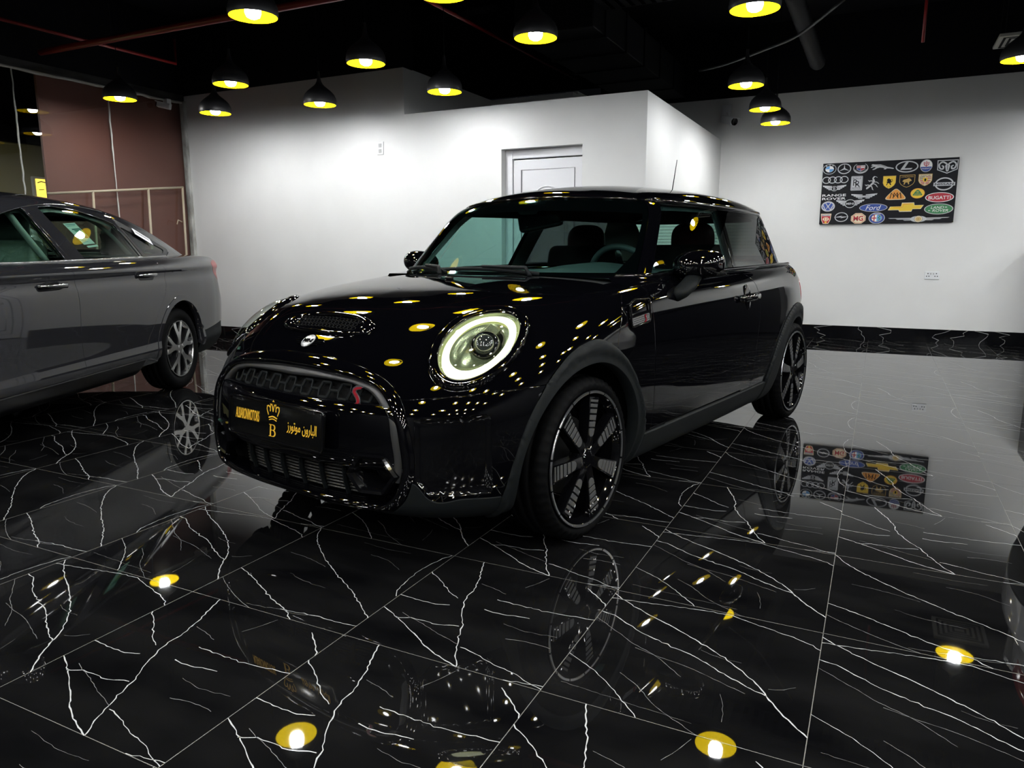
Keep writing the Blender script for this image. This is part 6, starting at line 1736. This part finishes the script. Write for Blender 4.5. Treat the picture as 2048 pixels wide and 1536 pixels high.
e = Em(1483, 1315); e.fill(oval(84, 35), 'S').fill(oval(79, 31), 'GR').text('LAND', -8, 10, 76, 17, 'W', .2).text('ROVER', 10, -10, 92, 17, 'W', .2).line([(36, 11), (48, 11)], 4, 'W').line([(-60, -10), (-48, -10)], 4, 'W'); e.done('green oval with two white words')
# fifth row
sh = [(-34, 34), (34, 34), (30, -8), (18, -34), (0, -37), (-18, -34), (-30, -8)]
e = Em(796, 1381); e.fill(sh[::-1], 'C').fill([(x * .88, y * .90) for x, y in sh][::-1], 'R').fill([(-28, 30), (28, 30), (26, 18), (-26, 18)][::-1], 'S').text('ROVER', 0, 24, 48, 9, 'K').fill([(-22, -4), (-12, 10), (12, 10), (22, -4), (10, -16), (-10, -16)][::-1], 'C').line([(-8, 8), (-8, -12)], 4, 'R').line([(8, 8), (8, -12)], 4, 'R').fill([(-8, -20), (8, -20), (5, -30), (-5, -30)][::-1], 'Y'); e.done('red and cream shield with a ship')
e = Em(895, 1370); e.line(oval(40, 30), 5, 'S', True).fill([(-48, -2), (4, -2), (-6, -8), (48, 3), (-4, 3), (6, 9)][::-1], 'S'); e.done('silver ring with a lightning bolt')
oct8 = lambda r, ry: [(r * math.cos(PI / 8 + k * PI / 4), ry * math.sin(PI / 8 + k * PI / 4)) for k in range(8)]
e = Em(1002, 1378); e.fill(oct8(50, 39), 'C').fill(oct8(46, 35), 'R').fill(oct8(43, 32), 'C').text('MG', 0, 0, 62, 34, 'R', bold=.03); e.done('cream octagon with two dark red letters')
e = Em(1116, 1375); e.fill(oval(50, 38), 'S').fill(oval(46, 35), 'B').fill(oval(33, 25), 'G').fill([(0, 24)] + arc(0, 0, 31, 23, 90, 270, 18), 'W').fill([(0, -24)] + arc(0, 0, 31, 23, 270, 450, 18), 'LB').line([(-16, 21), (-16, -21)], 7, 'R').line([(-31, 0), (-2, 0)], 7, 'R').line(smooth_poly([(10, 18), (20, 10), (8, 2), (20, -6), (10, -16)], 5, False), 5, 'GR').text('ALFA ROMEO', 0, 29, 48, 8, 'W'); e.done('roundel with a red cross and a green serpent')
e = Em(1365, 1380)
for s in (1, -1):
    for i in range(3): e.fill([(s * 40, 8 - i * 6), (s * (182 - i * 45), 9 - i * 7), (s * (170 - i * 45), 5 - i * 7), (s * 40, 3.4 - i * 6)][::s], 'S')
e.fill(oval(48, 20), 'S').fill(oval(25, 22), 'D').fill(oval(23, 20), 'C').fill(oval(16, 14), 'G').line(oval(10, 8.5), 2, 'C', True); e.done('very long thin silver wings with a gold seal')
# ================================================================== the cars
build_hatchback((-1.6855, 2.59775, 0), -1.756341)
saloon = build_sedan((-5.539316, 3.59301, 0), -1.137942)
# a white saloon stands just beyond the right edge: only its reflection in the floor is in the picture
WHITE = pm('white_paint', (.62, .62, .62), .12, 0, 1.)
white = dup(saloon, (1.84, 4.02, 0), math.radians(-11), 'white saloon car beyond the right edge, mirrored in the floor beside the black hatchback')
shared = {}
for o in white.children_recursive:
    if o.type == 'MESH' and o.data.materials and o.data.materials[0] == MATS['dark_grey_paint']:
        o.data = o.data.copy(); o.data.materials[0] = WHITE
for o in list(white.children):                      # its windows carry no papers
    if o.name.split('.')[0] in ('energy_sticker', 'serial_label', 'barcode_label'):
        for c in o.children_recursive: bpy.data.objects.remove(c)
        bpy.data.objects.remove(o)
# ================================================================== camera and render settings
cam = bpy.data.cameras.new('camera'); co = bpy.data.objects.new('camera', cam); C.objects.link(co)
FPX, PITCH, AZ, ROLL, CAMH = 1468.42, .179561, .460670, -.0018715, 1.05616
cam.sensor_fit = 'HORIZONTAL'; cam.sensor_width = 36.; cam.lens = FPX / 2048 * 36.
cam.clip_start = .05; cam.clip_end = 200
fh = Vector((-math.sin(AZ), math.cos(AZ), 0)); rh = Vector((math.cos(AZ), math.sin(AZ), 0)); uz = Vector((0, 0, 1))
fwd = fh * math.cos(PITCH) - uz * math.sin(PITCH); upv = uz * math.cos(PITCH) + fh * math.sin(PITCH)
r2 = rh * math.cos(ROLL) + upv * math.sin(ROLL); u2 = upv * math.cos(ROLL) - rh * math.sin(ROLL)
M = Matrix((r2, u2, -fwd)).transposed().to_4x4(); M.translation = Vector((0, 0, CAMH))
co.matrix_world = M
sc.camera = co

w = bpy.data.worlds.new('world'); sc.world = w; w.use_nodes = True
w.node_tree.nodes['Background'].inputs[0].default_value = (.012, .013, .016, 1)
w.node_tree.nodes['Background'].inputs[1].default_value = .15
vs = sc.view_settings
vs.view_transform = 'Standard'; vs.look = 'None'; vs.gamma = 1.0; vs.use_curve_mapping = False; vs.exposure = EXPOSURE
cy = sc.cycles
cy.max_bounces = 12; cy.diffuse_bounces = 4; cy.glossy_bounces = 6; cy.transparent_max_bounces = 16; cy.transmission_bounces = 4
cy.caustics_reflective = False; cy.caustics_refractive = False
cy.sample_clamp_indirect = 4.0; cy.sample_clamp_direct = 0
cy.use_denoising = True
cy.use_light_tree = True
